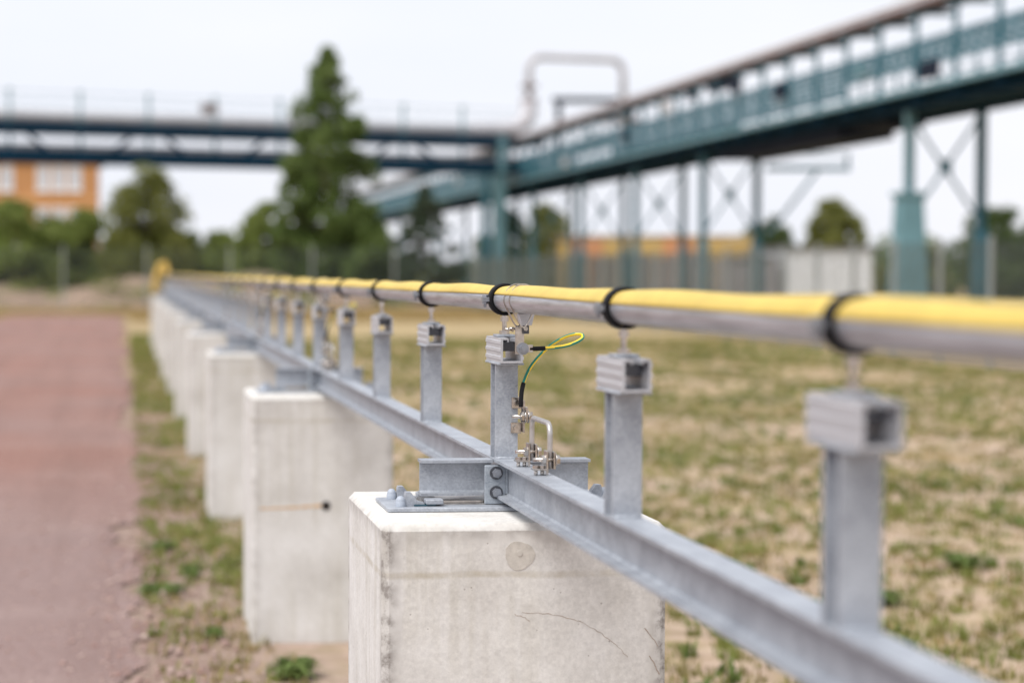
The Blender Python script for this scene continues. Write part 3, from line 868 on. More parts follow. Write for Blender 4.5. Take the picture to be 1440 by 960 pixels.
# ------------------------------------------------------------------ pipe with yellow covers
pipe = thing('gas_pipe', 'long grey metal pipe with yellow top cover held by black ring clamps', 'pipe', (XL, 4.10, 0))
mb = MB()
mb.tube([(0, -5.2 + i * 0.5, ZP) for i in range(84)], 0.0255, 40)
mb.build('tube', 'pipe_aluminium', pipe)
def cover_mesh(seed, fine, angs=None):
    r = random.Random(seed)
    mb = MB(); nl, na = (22 if fine else 8), 18
    ph, am = r.uniform(0, 6.28), r.uniform(0.0004, 0.0012)
    o = 0
    a_near, a_far = R(14 + r.uniform(-3, 3)), R(15 + r.uniform(-3, 3))
    if angs: a_near, a_far = R(angs[0]), R(angs[1])
    for i in range(nl + 1):
        t = i / nl; y = 0.004 + t * (S - 0.008)
        env = min(1, t / 0.07, (1 - t) / 0.07); env = env * env * (3 - 2 * env)
        a0 = a_near * (1 - t) + a_far * t
        for side in (0, 1):
            for k in range(na + 1):
                q = k / na
                a = a0 + q * (math.pi - 2 * a0 + R(14))
                b = 0.0262 + (0.0008 if side == 0 else -0.0004) * 0 + (0.0 if side else 0.0014)
                bul = env * (0.0012 + am * (1 + math.sin(2 * math.pi * t * 1.4 + ph)) + 0.0008 * math.sin(9 * t + ph)) * math.sin(q * math.pi) ** 0.6
                rr = b + bul
                if i in (0, nl): rr = min(rr, 0.0268)
                mb.v.append((-rr * math.cos(a), y, ZP + rr * math.sin(a)))
    row = 2 * (na + 1)
    for i in range(nl):
        for k in range(na):
            A = i * row + k; B = A + row
            mb.f.append((A, A + 1, B + 1, B)); mb.m.append(0); mb.sm.append(True)
            A += na + 1; B += na + 1
            mb.f.append((A, B, B + 1, A + 1)); mb.m.append(0); mb.sm.append(True)
        for k in (0, na):
            A = i * row + k; B = A + row
            mb.f.append((A, B, B + na + 1, A + na + 1)); mb.m.append(0); mb.sm.append(False)
    return mb.mesh('yellow_cover', 'yellow_cover')
cov = [cover_mesh(s, True, {3: (11, 13), 4: (14, 24), 5: (24, 16)}.get(s)) for s in range(6)]
covl = [cover_mesh(s + 20, False) for s in range(3)]
for k in range(-3, NPOST):
    me = cov[(k + 3) % 6] if k < 8 else covl[k % 3]
    link('yellow_cover', me, pipe, (0, Y0 + k * S - 4.10, 0))
# yellow hose bend closing the far end
pts = []
e = Y0 + NPOST * S - 4.10
ctrl = [(0, e - 0.1, ZP), (0.02, e + 0.12, ZP + 0.02), (0.02, e + 0.3, ZP + 0.12), (-0.02, e + 0.34, ZP + 0.24), (-0.10, e + 0.3, ZP + 0.2), (-0.18, e + 0.22, ZP + 0.02), (-0.21, e + 0.18, ZP - 0.16), (-0.22, e + 0.16, ZP - 0.36)]
for i in range(len(ctrl) - 1):
    for k in range(4):
        t = k / 4; p, q = Vector(ctrl[i]), Vector(ctrl[i + 1]); pts.append(p.lerp(q, t))
pts.append(Vector(ctrl[-1]))
MB().tube(pts, 0.058, 14).build('end_hose', 'yellow_hose', pipe)

# ------------------------------------------------------------------ earthing sets (pipe lead on the posts above blocks, bonding hoop on the beam)
def catmull(pts, n=8):
    P = [Vector(p) for p in pts]; P = [P[0] * 2 - P[1]] + P + [P[-1] * 2 - P[-2]]
    out = []
    for i in range(1, len(P) - 2):
        for k in range(n):
            t = k / n
            a, b, c, d = P[i - 1], P[i], P[i + 1], P[i + 2]
            out.append(0.5 * ((2 * b) + (c - a) * t + (2 * a - 5 * b + 4 * c - d) * t * t + (3 * b - a - 3 * c + d) * t ** 3))
    out.append(P[-2]); return out

# local frame: origin at the post axis on the ground; x right, y along the pipe
def px(x, y, dy=0.0):
    d = 4.1 + dy + 0.0625
    return ((x - 178) * d / 2817 - XL, dy, CAM_H - (y - 383) * d / 2806)

def earth_clamp():
    P = []
    mb = MB()
    for yy in (-0.131, -0.188):
        seg, hw = 36, 0.0036
        pr = [(0.0264, -hw), (0.0290, -hw), (0.0290, hw), (0.0264, hw)]
        o = len(mb.v)
        for s_ in range(seg):
            a = 2 * math.pi * s_ / seg
            ex = 0.026 * max(0.0, -math.sin(a)) ** 5 + 0.0045 * max(0.0, math.sin(a)) ** 0.7
            for r_, w_ in pr: mb.v.append(((r_) * math.cos(a) + 0.002, yy + w_, ZP + (r_ + ex) * math.sin(a) + 0.0005))
        for s_ in range(seg):
            for j in range(4):
                a0, a1 = s_ * 4, ((s_ + 1) % seg) * 4; j2 = (j + 1) % 4
                mb.f.append((o + a0 + j, o + a0 + j2, o + a1 + j2, o + a1 + j)); mb.m.append(0); mb.sm.append(j in (1, 3))
    P.append(('strap_band', mb.mesh('strap_band', 'stainless')))
    # grey cup under the pipe
    d = -0.160
    a = [px(728, 441, d), px(750, 441, d), px(746, 457, d), px(733, 457, d)]
    mb = MB(); mb.prism([(q[0], q[2]) for q in a], d - 0.014, d + 0.016, 'y'); P.append(('saddle', mb.mesh('saddle', 'clamp_grey')))
    a0, a1 = px(730, 437, d), px(748, 441, d)
    mb = MB(); mb.box(a0[0], a1[0], d - 0.012, d + 0.014, a1[2] + 0.0003, a0[2]); P.append(('saddle_pad', mb.mesh('saddle_pad', 'black_rubber')))
    a0, a1 = px(734, 457.4, d), px(743, 469, d)
    mb = MB(); mb.box(a0[0], a1[0], d - 0.009, d + 0.012, a1[2], a0[2]); P.append(('screw_block', mb.mesh('screw_block', 'dark_steel')))
    c = px(739, 462, d - 0.0095)
    mb = MB(); mb.hexa((c[0], d - 0.0135, c[2]), (c[0], d - 0.0091, c[2]), 0.0048); P.append(('screw', mb.mesh('screw', 'stainless')))
    # hanging terminal plate
    a0, a1 = px(724, 459, d), px(737, 498, d)
    mb = MB(); mb.cbox(a0[0], a1[0], d - 0.004, d + 0.000, a1[2], a0[2], 0.0008); P.append(('terminal_plate', mb.mesh('terminal_plate', 'stainless')))
    for (u, v) in ((716, 463), (722, 462)):
        c = px(u, v, d)
        mb = MB(); mb.tube([(c[0] - 0.008, d + 0.006, c[2]), (c[0] + 0.006, d + 0.006, c[2])], 0.003, 10); mb.hexa((c[0] + 0.0058, d + 0.006, c[2]), (c[0] + 0.0095, d + 0.006, c[2]), 0.0052)
        P.append(('strap_screw', mb.mesh('strap_screw', 'stainless')))
    # two tabs of the plate and the lug with its bolt
    c = px(734.5, 490, d)
    mb = MB(); mb.cyl((c[0], d - 0.0065, c[2]), (c[0], d - 0.0042, c[2]), 0.0125, 22); mb.hexa((c[0], d - 0.013, c[2]), (c[0], d - 0.0066, c[2]), 0.0082); mb.cyl((c[0], d - 0.0165, c[2]), (c[0], d - 0.0129, c[2]), 0.0042, 12)
    P.append(('bolt', mb.mesh('bolt', 'bolt_zinc')))
    e = px(747, 489.5, d)
    mb = MB(); mb.cbox(c[0] + 0.006, e[0] + 0.004, d - 0.0038 + 0.0, d - 0.0002, c[2] - 0.0075, c[2] + 0.0075, 0.001)
    P.append(('lug', mb.mesh('lug', 'stainless')))
    return P
def earth_cable():
    P = []; d = -0.160
    pix = [(745, 490.5, 0), (756, 490, 0), (767, 489.5, 0), (782, 488.3, .004), (797, 486, .010), (811, 481.5, .018), (820.5, 475.5, .026), (820, 470.5, .034), (811, 469.8, .038), (798, 473, .038), (784, 480, .036), (770, 490, .034), (756, 504, .030), (745, 519, .024), (738, 535, .014), (734.5, 549, .004), (733.5, 560, 0), (733, 572, 0)]
    pts = [px(a, b, d + c + (0.100 if i > 14 else 0.100 * max(0, (i - 8) / 6))) for i, (a, b, c) in enumerate(pix)]
    full = catmull(pts, 8)
    n = len(full)
    i0, i1 = 2 * 8, n - 1 - 2 * 8 - 4
    seg = 14
    mb = MB()
    body = full[i0 - 2:i1 + 3]
    nb = len(body)
    mb.tube(body, 0.0034, seg, 0, True, mifn=lambda i, k: 0 if ((k / seg + 0.60 + 0.55 * i / nb) % 1.0) < 0.5 else 1)
    P.append(('insulation', mb.mesh('insulation', ['cable_green', 'cable_yellow'])))
    P.append(('sleeve', MB().tube(full[:i0 + 1], 0.0046, 14).mesh('sleeve', 'black_rubber')))
    P.append(('sleeve', MB().tube(full[i1 - 2:], 0.0046, 14).mesh('sleeve', 'black_rubber')))
    return P
def post_terminal():
    # tabs on the front flange, lug bolt along x
    P = []; d = -0.0285
    for (x0, y0, x1, y1) in ((719.5, 558, 734, 574), (718.5, 593.5, 733.5, 609)):
        a0, a1 = px(x0, y0, d), px(x1, y1, d)
        mb = MB(); mb.cbox(a0[0], a1[0], d - 0.005, d - 0.0006, a1[2], a0[2], 0.0008); P.append(('tab', mb.mesh('tab', 'stainless')))
        cx_, cz_ = (a0[0] + a1[0]) / 2, (a0[2] + a1[2]) / 2
        mb = MB(); mb.cyl((cx_, d - 0.007, cz_), (cx_, d - 0.0051, cz_), 0.0092, 18); mb.hexa((cx_, d - 0.012, cz_), (cx_, d - 0.0071, cz_), 0.0068); P.append(('bolt', mb.mesh('bolt', 'stainless')))
    a0, a1 = px(733.5, 562, d), px(736, 607, d)
    mb = MB(); mb.cbox(a0[0], a1[0], d - 0.024, d - 0.0008, a1[2], a0[2], 0.0006); P.append(('web_plate', mb.mesh('web_plate', 'stainless')))
    c = px(735, 584.5, d)
    yb = d - 0.028
    mb = MB()
    mb.cyl((c[0] - 0.027, yb, c[2]), (c[0] + 0.012, yb, c[2]), 0.0042, 12)
    mb.hexa((c[0] - 0.008, yb, c[2]), (c[0] - 0.0015, yb, c[2]), 0.0105)
    mb.cyl((c[0] - 0.0014, yb, c[2]), (c[0] + 0.0006, yb, c[2]), 0.0135, 20)
    mb.cyl((c[0] + 0.0055, yb, c[2]), (c[0] + 0.0078, yb, c[2]), 0.0135, 20)
    mb.hexa((c[0] + 0.0079, yb, c[2]), (c[0] + 0.0155, yb, c[2]), 0.0105)
    P.append(('lug_bolt', mb.mesh('lug_bolt', 'stainless')))
    mb = MB(); mb.cbox(c[0] + 0.0008, c[0] + 0.0053, yb - 0.010, yb + 0.010, c[2] - 0.011, c[2] + 0.02, 0.001); P.append(('lug', mb.mesh('lug', 'stainless')))
    return P
def bonding_hoop():
    P = []
    x = 0.019
    ya, yb = -0.195, -0.365
    zt = BT + 0.098
    pts = [(x, ya, BT + 0.012), (x, ya, BT + 0.05), (x, ya, zt - 0.025)]
    for k in range(7):
        a = math.pi / 2 * k / 6
        pts.append((x, ya - 0.022 * (1 - math.cos(a)), zt - 0.022 + 0.022 * math.sin(a)))
    for k in range(7):
        a = math.pi / 2 * k / 6
        pts.append((x, yb + 0.022 - 0.022 * math.sin(a), zt - 0.022 + 0.022 * math.cos(a)))
    pts += [(x, yb, zt - 0.05), (x, yb, BT + 0.012)]
    P.append(('rod', MB().tube(pts, 0.0050, 14).mesh('rod', 'rod_grey')))
    for yy in (ya, yb):
        mb = MB(); mb.cbox(x - 0.034, x - 0.006, yy - 0.014, yy + 0.014, BT + 0.010, BT + 0.0135, 0.0006); P.append(('foot_plate', mb.mesh('foot_plate', 'stainless')))
        mb = MB(); mb.cbox(x - 0.0095, x - 0.0056, yy - 0.013, yy + 0.013, BT + 0.0008, BT + 0.047, 0.0006); mb.cbox(x + 0.0048, x + 0.0085, yy - 0.012, yy + 0.012, BT + 0.012, BT + 0.045, 0.0006); P.append(('cheek_plate', mb.mesh('cheek_plate', 'stainless')))
        mb = MB(); mb.cyl((x - 0.034, yy - 0.006, BT + 0.030), (x + 0.013, yy - 0.006, BT + 0.030), 0.0040, 12)
        mb.hexa((x - 0.0175, yy - 0.006, BT + 0.030), (x - 0.0098, yy - 0.006, BT + 0.030), 0.0092)
        mb.cyl((x + 0.0087, yy - 0.006, BT + 0.030), (x + 0.0107, yy - 0.006, BT + 0.030), 0.0125, 18); mb.hexa((x + 0.0108, yy - 0.006, BT + 0.030), (x + 0.017, yy - 0.006, BT + 0.030), 0.0095); P.append(('bolt', mb.mesh('bolt', 'stainless')))
        for xx in (x - 0.028, x - 0.016):
            mb = MB(); mb.cyl((xx, yy - 0.004, BT + 0.0006), (xx, yy - 0.004, BT + 0.0098), 0.0036, 10); mb.hexa((xx, yy - 0.004, BT + 0.0137), (xx, yy - 0.004, BT + 0.019), 0.0062); P.append(('screw', mb.mesh('screw', 'stainless')))
    return P
sets = [(earth_clamp(), 'earth_clamp', 'stainless strap clamp with grey saddle under the pipe above', 'clamp', 'earthing clamps on the pipe'),
        (earth_cable(), 'earth_cable', 'green and yellow earthing cable looping from the post on', 'cable', 'earthing cables at the posts'),
        (post_terminal(), 'earth_terminal', 'small stainless bolted terminal on the post flange above', 'terminal', 'earthing terminals on the posts'),
        (bonding_hoop(), 'bonding_hoop', 'grey rod hoop on the beam just before', 'bonding strap', 'rod hoops on the beam')]
for i, y in enumerate(blocks_y[:6]):
    w = ['the cracked front concrete block', 'the rust streaked concrete block'][i] if i < 2 else f'the {ordn[i]} concrete block'
    for parts, nm, lab, cat, grp in sets:
        t = thing(nm, f'{lab} {w}', cat, (XL, y, 0), 0, grp)
        for pn, me in parts:
            if i < 3 or not (nm in ('earth_clamp', 'earth_terminal') and pn in ('screw', 'strap_screw')): link(pn, me, t)

# ------------------------------------------------------------------ mesh fences
def panel_mesh(w, h):
    mb = MB()
    def wire(p, q, r):
        p, q = Vector(p), Vector(q); d = (q - p).normalized()
        a = Vector((0, 1, 0)); b = d.cross(a)
        vs = [c + a * r * math.cos(t) + b * r * math.sin(t) for c in (p, q) for t in (0, 2.094, 4.189)]
        mb.add(vs, [(0, 1, 4, 3), (1, 2, 5, 4), (2, 0, 3, 5)])
    for i in range(int(w / 0.05)): wire((0.025 + i * 0.05, 0, 0.05), (0.025 + i * 0.05, 0, h), 0.0042)
    for i in range(int(h / 0.2) + 1):
        z = 0.06 + i * (h - 0.08) / int(h / 0.2); wire((0, 0.006, z), (w, 0.006, z), 0.005); wire((0, -0.006, z), (w, -0.006, z), 0.005)
    return mb.mesh('mesh_panel', 'fence_wire')
def fence(label, a, d, n, step, h):
    ang = math.atan2(d[1], d[0])
    t = thing('mesh_fence', label, 'fence', (a[0], a[1], 0), ang, 'mesh fences round the field')
    pm = panel_mesh(step - 0.07, h)
    mb = MB(); mb.cbox(-0.035, 0.035, -0.03, 0.03, -0.3, h + 0.06, 0.004); mb.cbox(-0.038, 0.038, -0.033, 0.033, h + 0.06, h + 0.075, 0.003); po = mb.mesh('post', 'fence_zinc')
    for i in range(n + 1):
        link('post', po, t, (i * step, 0, 0))
        if i < n: link('mesh_panel', pm, t, (i * step + 0.035, 0, 0))
fence('tall grey wire mesh fence across the end of the path', (-24.2, 75.0), (1, 0.0), 12, 3.12, 2.4)
fence('grey wire mesh fence along the sandy field below the teal bridge', (13.25, 76.0), (0, -1), 32, 1.93, 1.95)

# ------------------------------------------------------------------ long teal pipe bridge (parallel to the pipe)
brd = thing('pipe_bridge', 'long teal pipe bridge with lattice railings and brown pipes, running away on the right', 'pipe bridge', (22, 30, 0))
LB = 152.0
GZ0, GZ1 = 5.80, 6.12
for sx in (-1, 1):
    MB().prism([(a + sx * 1.05, b + (GZ0 + GZ1) / 2) for a, b in ibeam(0.24, GZ1 - GZ0, 0.03, 0.02, 0.01)], 0, LB, 'y').build('girder', 'teal_dark_shaded', brd)
MB().box(-0.92, 0.92, 0, LB, GZ0 + 0.10, GZ0 + 0.15).build('deck_soffit', 'teal_dark_shaded', brd)
MB().box(-1.55, 1.35, 0, LB, GZ1 + 0.003, GZ1 + 0.06).build('deck', 'teal_dark_shaded', brd)
for x in (-1.58, 1.38):
    MB().box(x - 0.03, x + 0.029, 0, LB, GZ1 + 0.02, GZ1 + 0.17).build('kick_plate', 'teal_pale', brd)
cbm = MB().box(-0.92, 0.92, -0.06, 0.06, GZ0 + 0.01, GZ0 + 0.099).mesh('cross_beam', 'teal_dark_shaded')
cbo = MB().box(-1.545, -1.18, -0.04, 0.04, GZ0 + 0.12, GZ1).mesh('outrigger', 'teal_dark_shaded')
bp_ = MB().box(-0.055, 0.055, -0.055, 0.055, GZ1 + 0.062, 8.14).mesh('upright', 'teal_paint')
bt_ = MB().box(-1.75, -0.55, -0.07, 0.07, 8.142, 8.24).mesh('crosshead', 'teal_paint')
mb = MB()
for z in (6.80, 6.96, 7.12, 7.27, 7.42): mb.box(-0.02, 0.02, 0.058, 2.442, z - 0.052, z + 0.052)
for i in range(4): mb.box(-0.018, 0.018, 0.30 + i * 0.6, 0.36 + i * 0.6, 6.76, 7.46)
for i in range(4): mb.obox((0.0, 0.04 + i * 0.6, 6.88), (0.0, 0.60 + i * 0.6, 7.42), 0.03, 0.06); mb.obox((0.01, 0.60 + i * 0.6, 6.88), (0.01, 0.04 + i * 0.6, 7.42), 0.03, 0.06)
mb.box(-0.022, 0.022, 1.22, 1.28, GZ1 + 0.062, 6.75)
br_ = mb.mesh('lattice_railing', 'teal_paint')
mb = MB()
for z in (6.48, 6.62, 6.78, 6.95, 7.12, 7.27, 7.42): mb.box(-0.02, 0.02, 0.058, 2.442, z - 0.05, z + 0.05)
for i in range(6): mb.box(-0.018, 0.018, 0.2 + i * 0.4, 0.26 + i * 0.4, 6.46, 7.46)
for i in range(4): mb.obox((0.0, 0.04 + i * 0.6, 6.50), (0.0, 0.60 + i * 0.6, 7.42), 0.03, 0.06)
bf_ = mb.mesh('lattice_railing', 'teal_paint')
mb = MB()
for z in (6.7, 7.15): mb.box(-0.02, 0.02, 0.05, 2.45, z - 0.02, z + 0.02)
mb.box(-0.025, 0.025, -0.03, 0.03, GZ1 + 0.062, 7.17)
fr_ = mb.mesh('back_railing', 'teal_paint')
for k in range(60):
    y = k * 2.5 + 0.6
    link('upright', bp_, brd, (-1.5, y, 0))
    link('lattice_railing', br_ if k < 10 or k in (21, 22, 23) else bf_, brd, (-1.5, y, 0))
    link('back_railing', fr_, brd, (1.3, y, 0))
    link('crosshead', bt_, brd, (0, y, 0))
    link('cross_beam', cbm, brd, (0, y, 0)); link('outrigger', cbo, brd, (0, y, 0))
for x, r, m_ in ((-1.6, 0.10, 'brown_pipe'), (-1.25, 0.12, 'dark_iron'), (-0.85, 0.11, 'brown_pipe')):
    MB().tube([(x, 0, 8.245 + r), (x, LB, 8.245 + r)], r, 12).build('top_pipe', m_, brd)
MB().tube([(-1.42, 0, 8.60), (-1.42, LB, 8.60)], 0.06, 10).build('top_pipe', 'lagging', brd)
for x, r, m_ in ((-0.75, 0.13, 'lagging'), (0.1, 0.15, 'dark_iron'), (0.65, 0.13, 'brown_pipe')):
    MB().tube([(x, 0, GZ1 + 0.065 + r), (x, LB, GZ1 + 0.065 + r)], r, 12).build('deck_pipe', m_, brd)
MB().tube([(-1.36, 36, 6.36), (-1.36, LB, 6.36)], 0.10, 12).build('side_pipe', 'teal_paint', brd)
rb = random.Random(4)
for k in range(16):
    y = 14 + k * 5.2 + rb.uniform(-1.5, 1.5); w = rb.uniform(0.3, 1.1); h = rb.uniform(0.2, 0.5); z = rb.choice((6.4, 6.9, 7.5, 7.7))
    MB().cbox(-1.62 - rb.uniform(0.05, 0.2), -1.545, y, y + w, z, z + h, 0.01).build('equipment_box', rb.choice(('teal_pale', 'lagging', 'dark_iron', 'teal_paint')), brd)
# trough slung beneath
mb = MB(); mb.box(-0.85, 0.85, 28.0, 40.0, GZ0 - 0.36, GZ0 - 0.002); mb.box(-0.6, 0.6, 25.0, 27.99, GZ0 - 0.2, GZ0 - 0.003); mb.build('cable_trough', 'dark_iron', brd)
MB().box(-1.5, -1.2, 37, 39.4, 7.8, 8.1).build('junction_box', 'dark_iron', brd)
# trestles
def leg_mesh(h, base):
    mb = MB()
    mb.box(-0.11, -0.06, -0.11, 0.11, 0, h); mb.box(0.06, 0.11, -0.11, 0.11, 0, h)
    mb.box(-0.0595, 0.0595, -0.015, 0.015, 0, h)
    if base:
        mb.add([(-0.46, -0.4, 0), (0.46, -0.4, 0), (0.46, 0.4, 0), (-0.46, 0.4, 0), (-0.30, -0.28, 3.5), (0.30, -0.28, 3.5), (0.30, 0.28, 3.5), (-0.30, 0.28, 3.5)], [(3, 2, 1, 0), (4, 5, 6, 7), (0, 1, 5, 4), (1, 2, 6, 5), (2, 3, 7, 6), (3, 0, 4, 7)])
        mb.box(-0.38, 0.38, -0.34, 0.34, 3.5, 3.62)
    return mb.mesh('trestle_leg', 'teal_paint' if not base else 'teal_pale')
lg0, lg1 = leg_mesh(GZ0 - 0.003, False), leg_mesh(GZ0 - 0.003, True)
mb = MB(); mb.obox((-0.9, 0, 3.0), (0.9, 0, 5.6), 0.07, 0.07); mb.obox((0.9, 0.09, 3.0), (-0.9, 0.09, 5.6), 0.07, 0.07); mb.box(-0.16, 0.16, -0.04, 0.03, 4.12, 4.5); brc = mb.mesh('cross_brace', 'teal_paint')
mb = MB(); mb.add([(-0.2, -0.2, 0), (0.2, -0.2, 0), (0.2, 0.2, 0), (-0.2, 0.2, 0), (-0.2, -0.2, 2.0), (0.2, -0.2, 2.0), (0.2, 0.2, 2.0), (-0.2, 0.2, 2.0), (-.14, -.14, 2.6), (.14, -.14, 2.6), (.14, .14, 2.6), (-.14, .14, 2.6)], [(0, 1, 5, 4), (1, 2, 6, 5), (2, 3, 7, 6), (3, 0, 4, 7), (4, 5, 9, 8), (5, 6, 10, 9), (6, 7, 11, 10), (7, 4, 8, 11), (8, 9, 10, 11)]); boot = mb.mesh('leg_casing', 'teal_paint')
for i, y in enumerate((12.0, 22.2, 41.4, 51.1, 61.0, 72.0, 86.0, 104.0, 122.0)):
    for sx in (-1, 1):
        l_ = link('trestle_leg', lg1 if (i == 1 and sx < 0) else lg0, brd, (sx * 1.0, y, 0))
        if not (i == 1 and sx < 0): link('leg_casing', boot, brd, (sx * 1.0, y, 0))
    link('cross_brace', brc, brd, (0, y, 0))
mb = MB(); mb.box(1.14, 4.2, 40.6, 40.8, 5.15, 5.32); mb.obox((1.1, 40.7, 2.7), (3.0, 40.7, 5.13), 0.1, 0.1); mb.box(1.14, 4.2, 40.6, 40.8, 5.72, 5.77); mb.box(4.1, 4.18, 40.62, 40.78, 5.33, 5.71)
mb.build('side_bracket', 'teal_paint', brd)

# ------------------------------------------------------------------ crossing bridge on the left
ang = math.atan2(10, 27.3)
L2 = 72.0
brl = thing('pipe_bridge', 'teal truss pipe bridge crossing the view behind the tall tree', 'pipe bridge', (21.6 - L2 * math.cos(ang), 105.1 - L2 * math.sin(ang), 0), ang)
MB().box(-0, L2, -1.0, -0.75, 6.66, 7.28).build('lower_chord', 'teal_dark_shaded', brl)
MB().box(-0, L2, 0.75, 1.0, 6.66, 7.28).build('lower_chord', 'teal_dark_shaded', brl)
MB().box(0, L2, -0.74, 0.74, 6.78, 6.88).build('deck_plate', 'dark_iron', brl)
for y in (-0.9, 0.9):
    MB().box(0, L2, y - 0.14, y + 0.14, 8.05, 8.50).build('upper_chord', 'teal_dark_shaded', brl)
MB().box(0, L2, -0.74, 0.74, 8.36, 8.43).build('walkway', 'teal_dark_shaded', brl)
dg1 = MB().obox((0, 0, 7.28), (1.0, 0, 8.06), 0.12, 0.17).mesh('diagonal', 'teal_dark_shaded')
dg2 = MB().obox((2.55, 0, 8.06), (3.55, 0, 7.28), 0.12, 0.17).mesh('diagonal', 'teal_dark_shaded')
vp = MB().box(-0.05, 0.05, -0.07, 0.07, 7.282, 8.048).mesh('vertical', 'teal_paint')
rp = MB().box(-0.05, 0.05, -0.05, 0.05, 8.502, 9.98).box(-0.11, 0.11, -0.08, 0.08, 9.98, 10.06).mesh('railing_post', 'teal_pale')
per = 6.95
for k in range(int(L2 / per)):
    x0 = L2 - 5.6 - (k + 1) * per + 2.5
    if x0 < 0: break
    for y in (-0.9, 0.9):
        if y < 0: link('diagonal', dg1, brl, (x0, y, 0)); link('diagonal', dg2, brl, (x0, y, 0))
        if y < 0: link('vertical', vp, brl, (x0 + 1.775, y, 0)); link('vertical', vp, brl, (x0 + 1.775 + per / 2, y, 0))
        if y < 0: link('railing_post', rp, brl, (x0 + 1.775, y, 0)); link('railing_post', rp, brl, (x0 + 1.775 + per / 2, y, 0))
for z in (9.1, 9.55, 9.95):
    for y in (-0.9,): MB().box(0, L2, y + 0.052, y + 0.075, z - 0.015, z + 0.015).build('handrail', 'teal_pale', brl)
MB().tube([(0, -0.35, 8.86), (L2 - 1.5, -0.35, 8.86)], 0.25, 14).build('lagged_pipe', 'lagging', brl)
MB().tube([(0, 0.3, 8.68), (L2, 0.3, 8.68)], 0.13, 12).build('lagged_pipe', 'lagging', brl)
MB().tube([(0, -0.3, 7.42), (L2, -0.3, 7.42)], 0.16, 12).build('lower_pipe', 'lagging', brl)
# column under the junction
for x in (L2 - 3.35, L2 - 2.5):
    q = 0.15 if x < L2 - 3 else 0.32
    mb = MB(); mb.box(x - q, x + q, -0.95, -0.6, 0, 6.658)
    mb.build('column', 'teal_pale' if x > L2 - 3 else 'teal_paint', brl)
MB().box(L2 - 2.7, L2 - 2.3, -1.2, -1.02, 6.7, 8.6).build('column_head', 'teal_pale', brl)
sg = MB(); sg.cbox(-0.45, 0.45, -0.03, 0.03, -0.25, 0.25, 0.01)
s_ = sg.build('bridge_sign', 'bridge_sign', None)
sx_ = L2 - (740 - 250) / 26.9 * 1.045
s_.location = (brl.location.x + sx_ * math.cos(ang) + 0.98 * math.sin(ang), brl.location.y + sx_ * math.sin(ang) - 0.98 * math.cos(ang), 9.45)
s_.rotation_euler.z = ang
tag(s_, 'small brown sign hanging on the railing of the crossing bridge', 'sign')

# expansion loop rising from the junction
lp = thing('pipe_loop', 'tall grey pipe loop arching above the bridge junction', 'pipe loop', (21.6, 104.2, 8.5))
ctrl = [(-3.4, -0.6, 0.42), (-1.6, -0.5, 0.48), (-0.85, -0.4, 0.75), (-0.48, -0.2, 1.3), (-0.38, 0, 2.1)]
MB().tube(catmull(ctrl, 6), [0.36] * 12 + [0.42] * 13, 16).build('lower_elbow', 'loop_grey', lp)
def rounded(p):
    out = []
    for i, q in enumerate(p):
        q = Vector(q)
        if 0 < i < len(p) - 1:
            a = q + (Vector(p[i - 1]) - q).normalized() * 0.75; b = q + (Vector(p[i + 1]) - q).normalized() * 0.75
            for k in range(7):
                t = k / 6; out.append(a * (1 - t) ** 2 + q * 2 * t * (1 - t) + b * t * t)
        else: out.append(q)
    return out
MB().tube(rounded([(-0.38, 0, 1.7), (-0.38, 0, 4.35), (4.65, 0, 4.2), (4.7, 0, 0.6)]), 0.19, 14).build('loop_pipe', 'loop_grey', lp)
mb = MB()
for z in (2.0, 2.7): mb.cyl((-0.38, 0, z), (-0.38, 0, z + 0.14), 0.46, 16)
mb.build('flange', 'brown_pipe', lp)
gate = thing('pipe_portal', 'dark steel portal frame beside the tall pipe loop', 'steel frame', (22.9, 104.6, 6.5))
for x in (0, 3.9):
    MB().box(x - 0.14, x + 0.14, -0.14, 0.14, 0, 3.95).build('portal_post', 'dark_iron', gate)
MB().box(-0.3, 4.4, -0.16, 0.16, 3.953, 4.25).build('portal_beam', 'dark_iron', gate)
MB().tube([(-0.2, -0.3, 2.9), (4.3, -0.3, 3.0)], 0.12, 10).build('portal_pipe', 'brown_pipe', gate)
MB().box(-0.1, 0.9, -0.2, 0.2, 0.3, 1.1).build('valve_box', 'dark_iron', gate)

# ------------------------------------------------------------------ buildings behind
def building(name, label, cat, loc, rz, w, d, h, wall, rows, wins):
    t = thing(name, label, cat, loc, rz)
    MB().box(0, w, 0, d, 0, h).build('wall', wall, t)
    rf = MB().box(-0.4, w + 0.4, -0.4, d + 0.4, h + 0.003, h + 0.4).build('roof', 'roof_grey', t)
    for zc, hh in rows:
        for xc, ww in wins:
            f = MB()
            x0, x1, z0, z1 = xc - ww / 2, xc + ww / 2, zc - hh / 2, zc + hh / 2
            for (a, b, c_, e) in ((x0, x1, z0, z0 + 0.1), (x0, x1, z1 - 0.1, z1), (x0, x0 + 0.1, z0 + 0.101, z1 - 0.101), (x1 - 0.1, x1, z0 + 0.101, z1 - 0.101)):
                f.box(a, b, -0.08, -0.003, c_, e)
            fr = f.build('window', 'white_paint', t)
            MB().box(x0 + 0.1, x1 - 0.1, -0.04, -0.002, z0 + 0.1, z1 - 0.1).build('pane', 'window_glass', fr)
            MB().box(x0 - 0.1, x1 + 0.1, -0.18, -0.004, z0 - 0.12, z0 - 0.004).build('sill', 'white_paint', fr)
    return t
wl_ = []
for g in range(4):
    for j in range(3): wl_.append((29.4 - g * 5.4 - j * 1.25, 1.02))
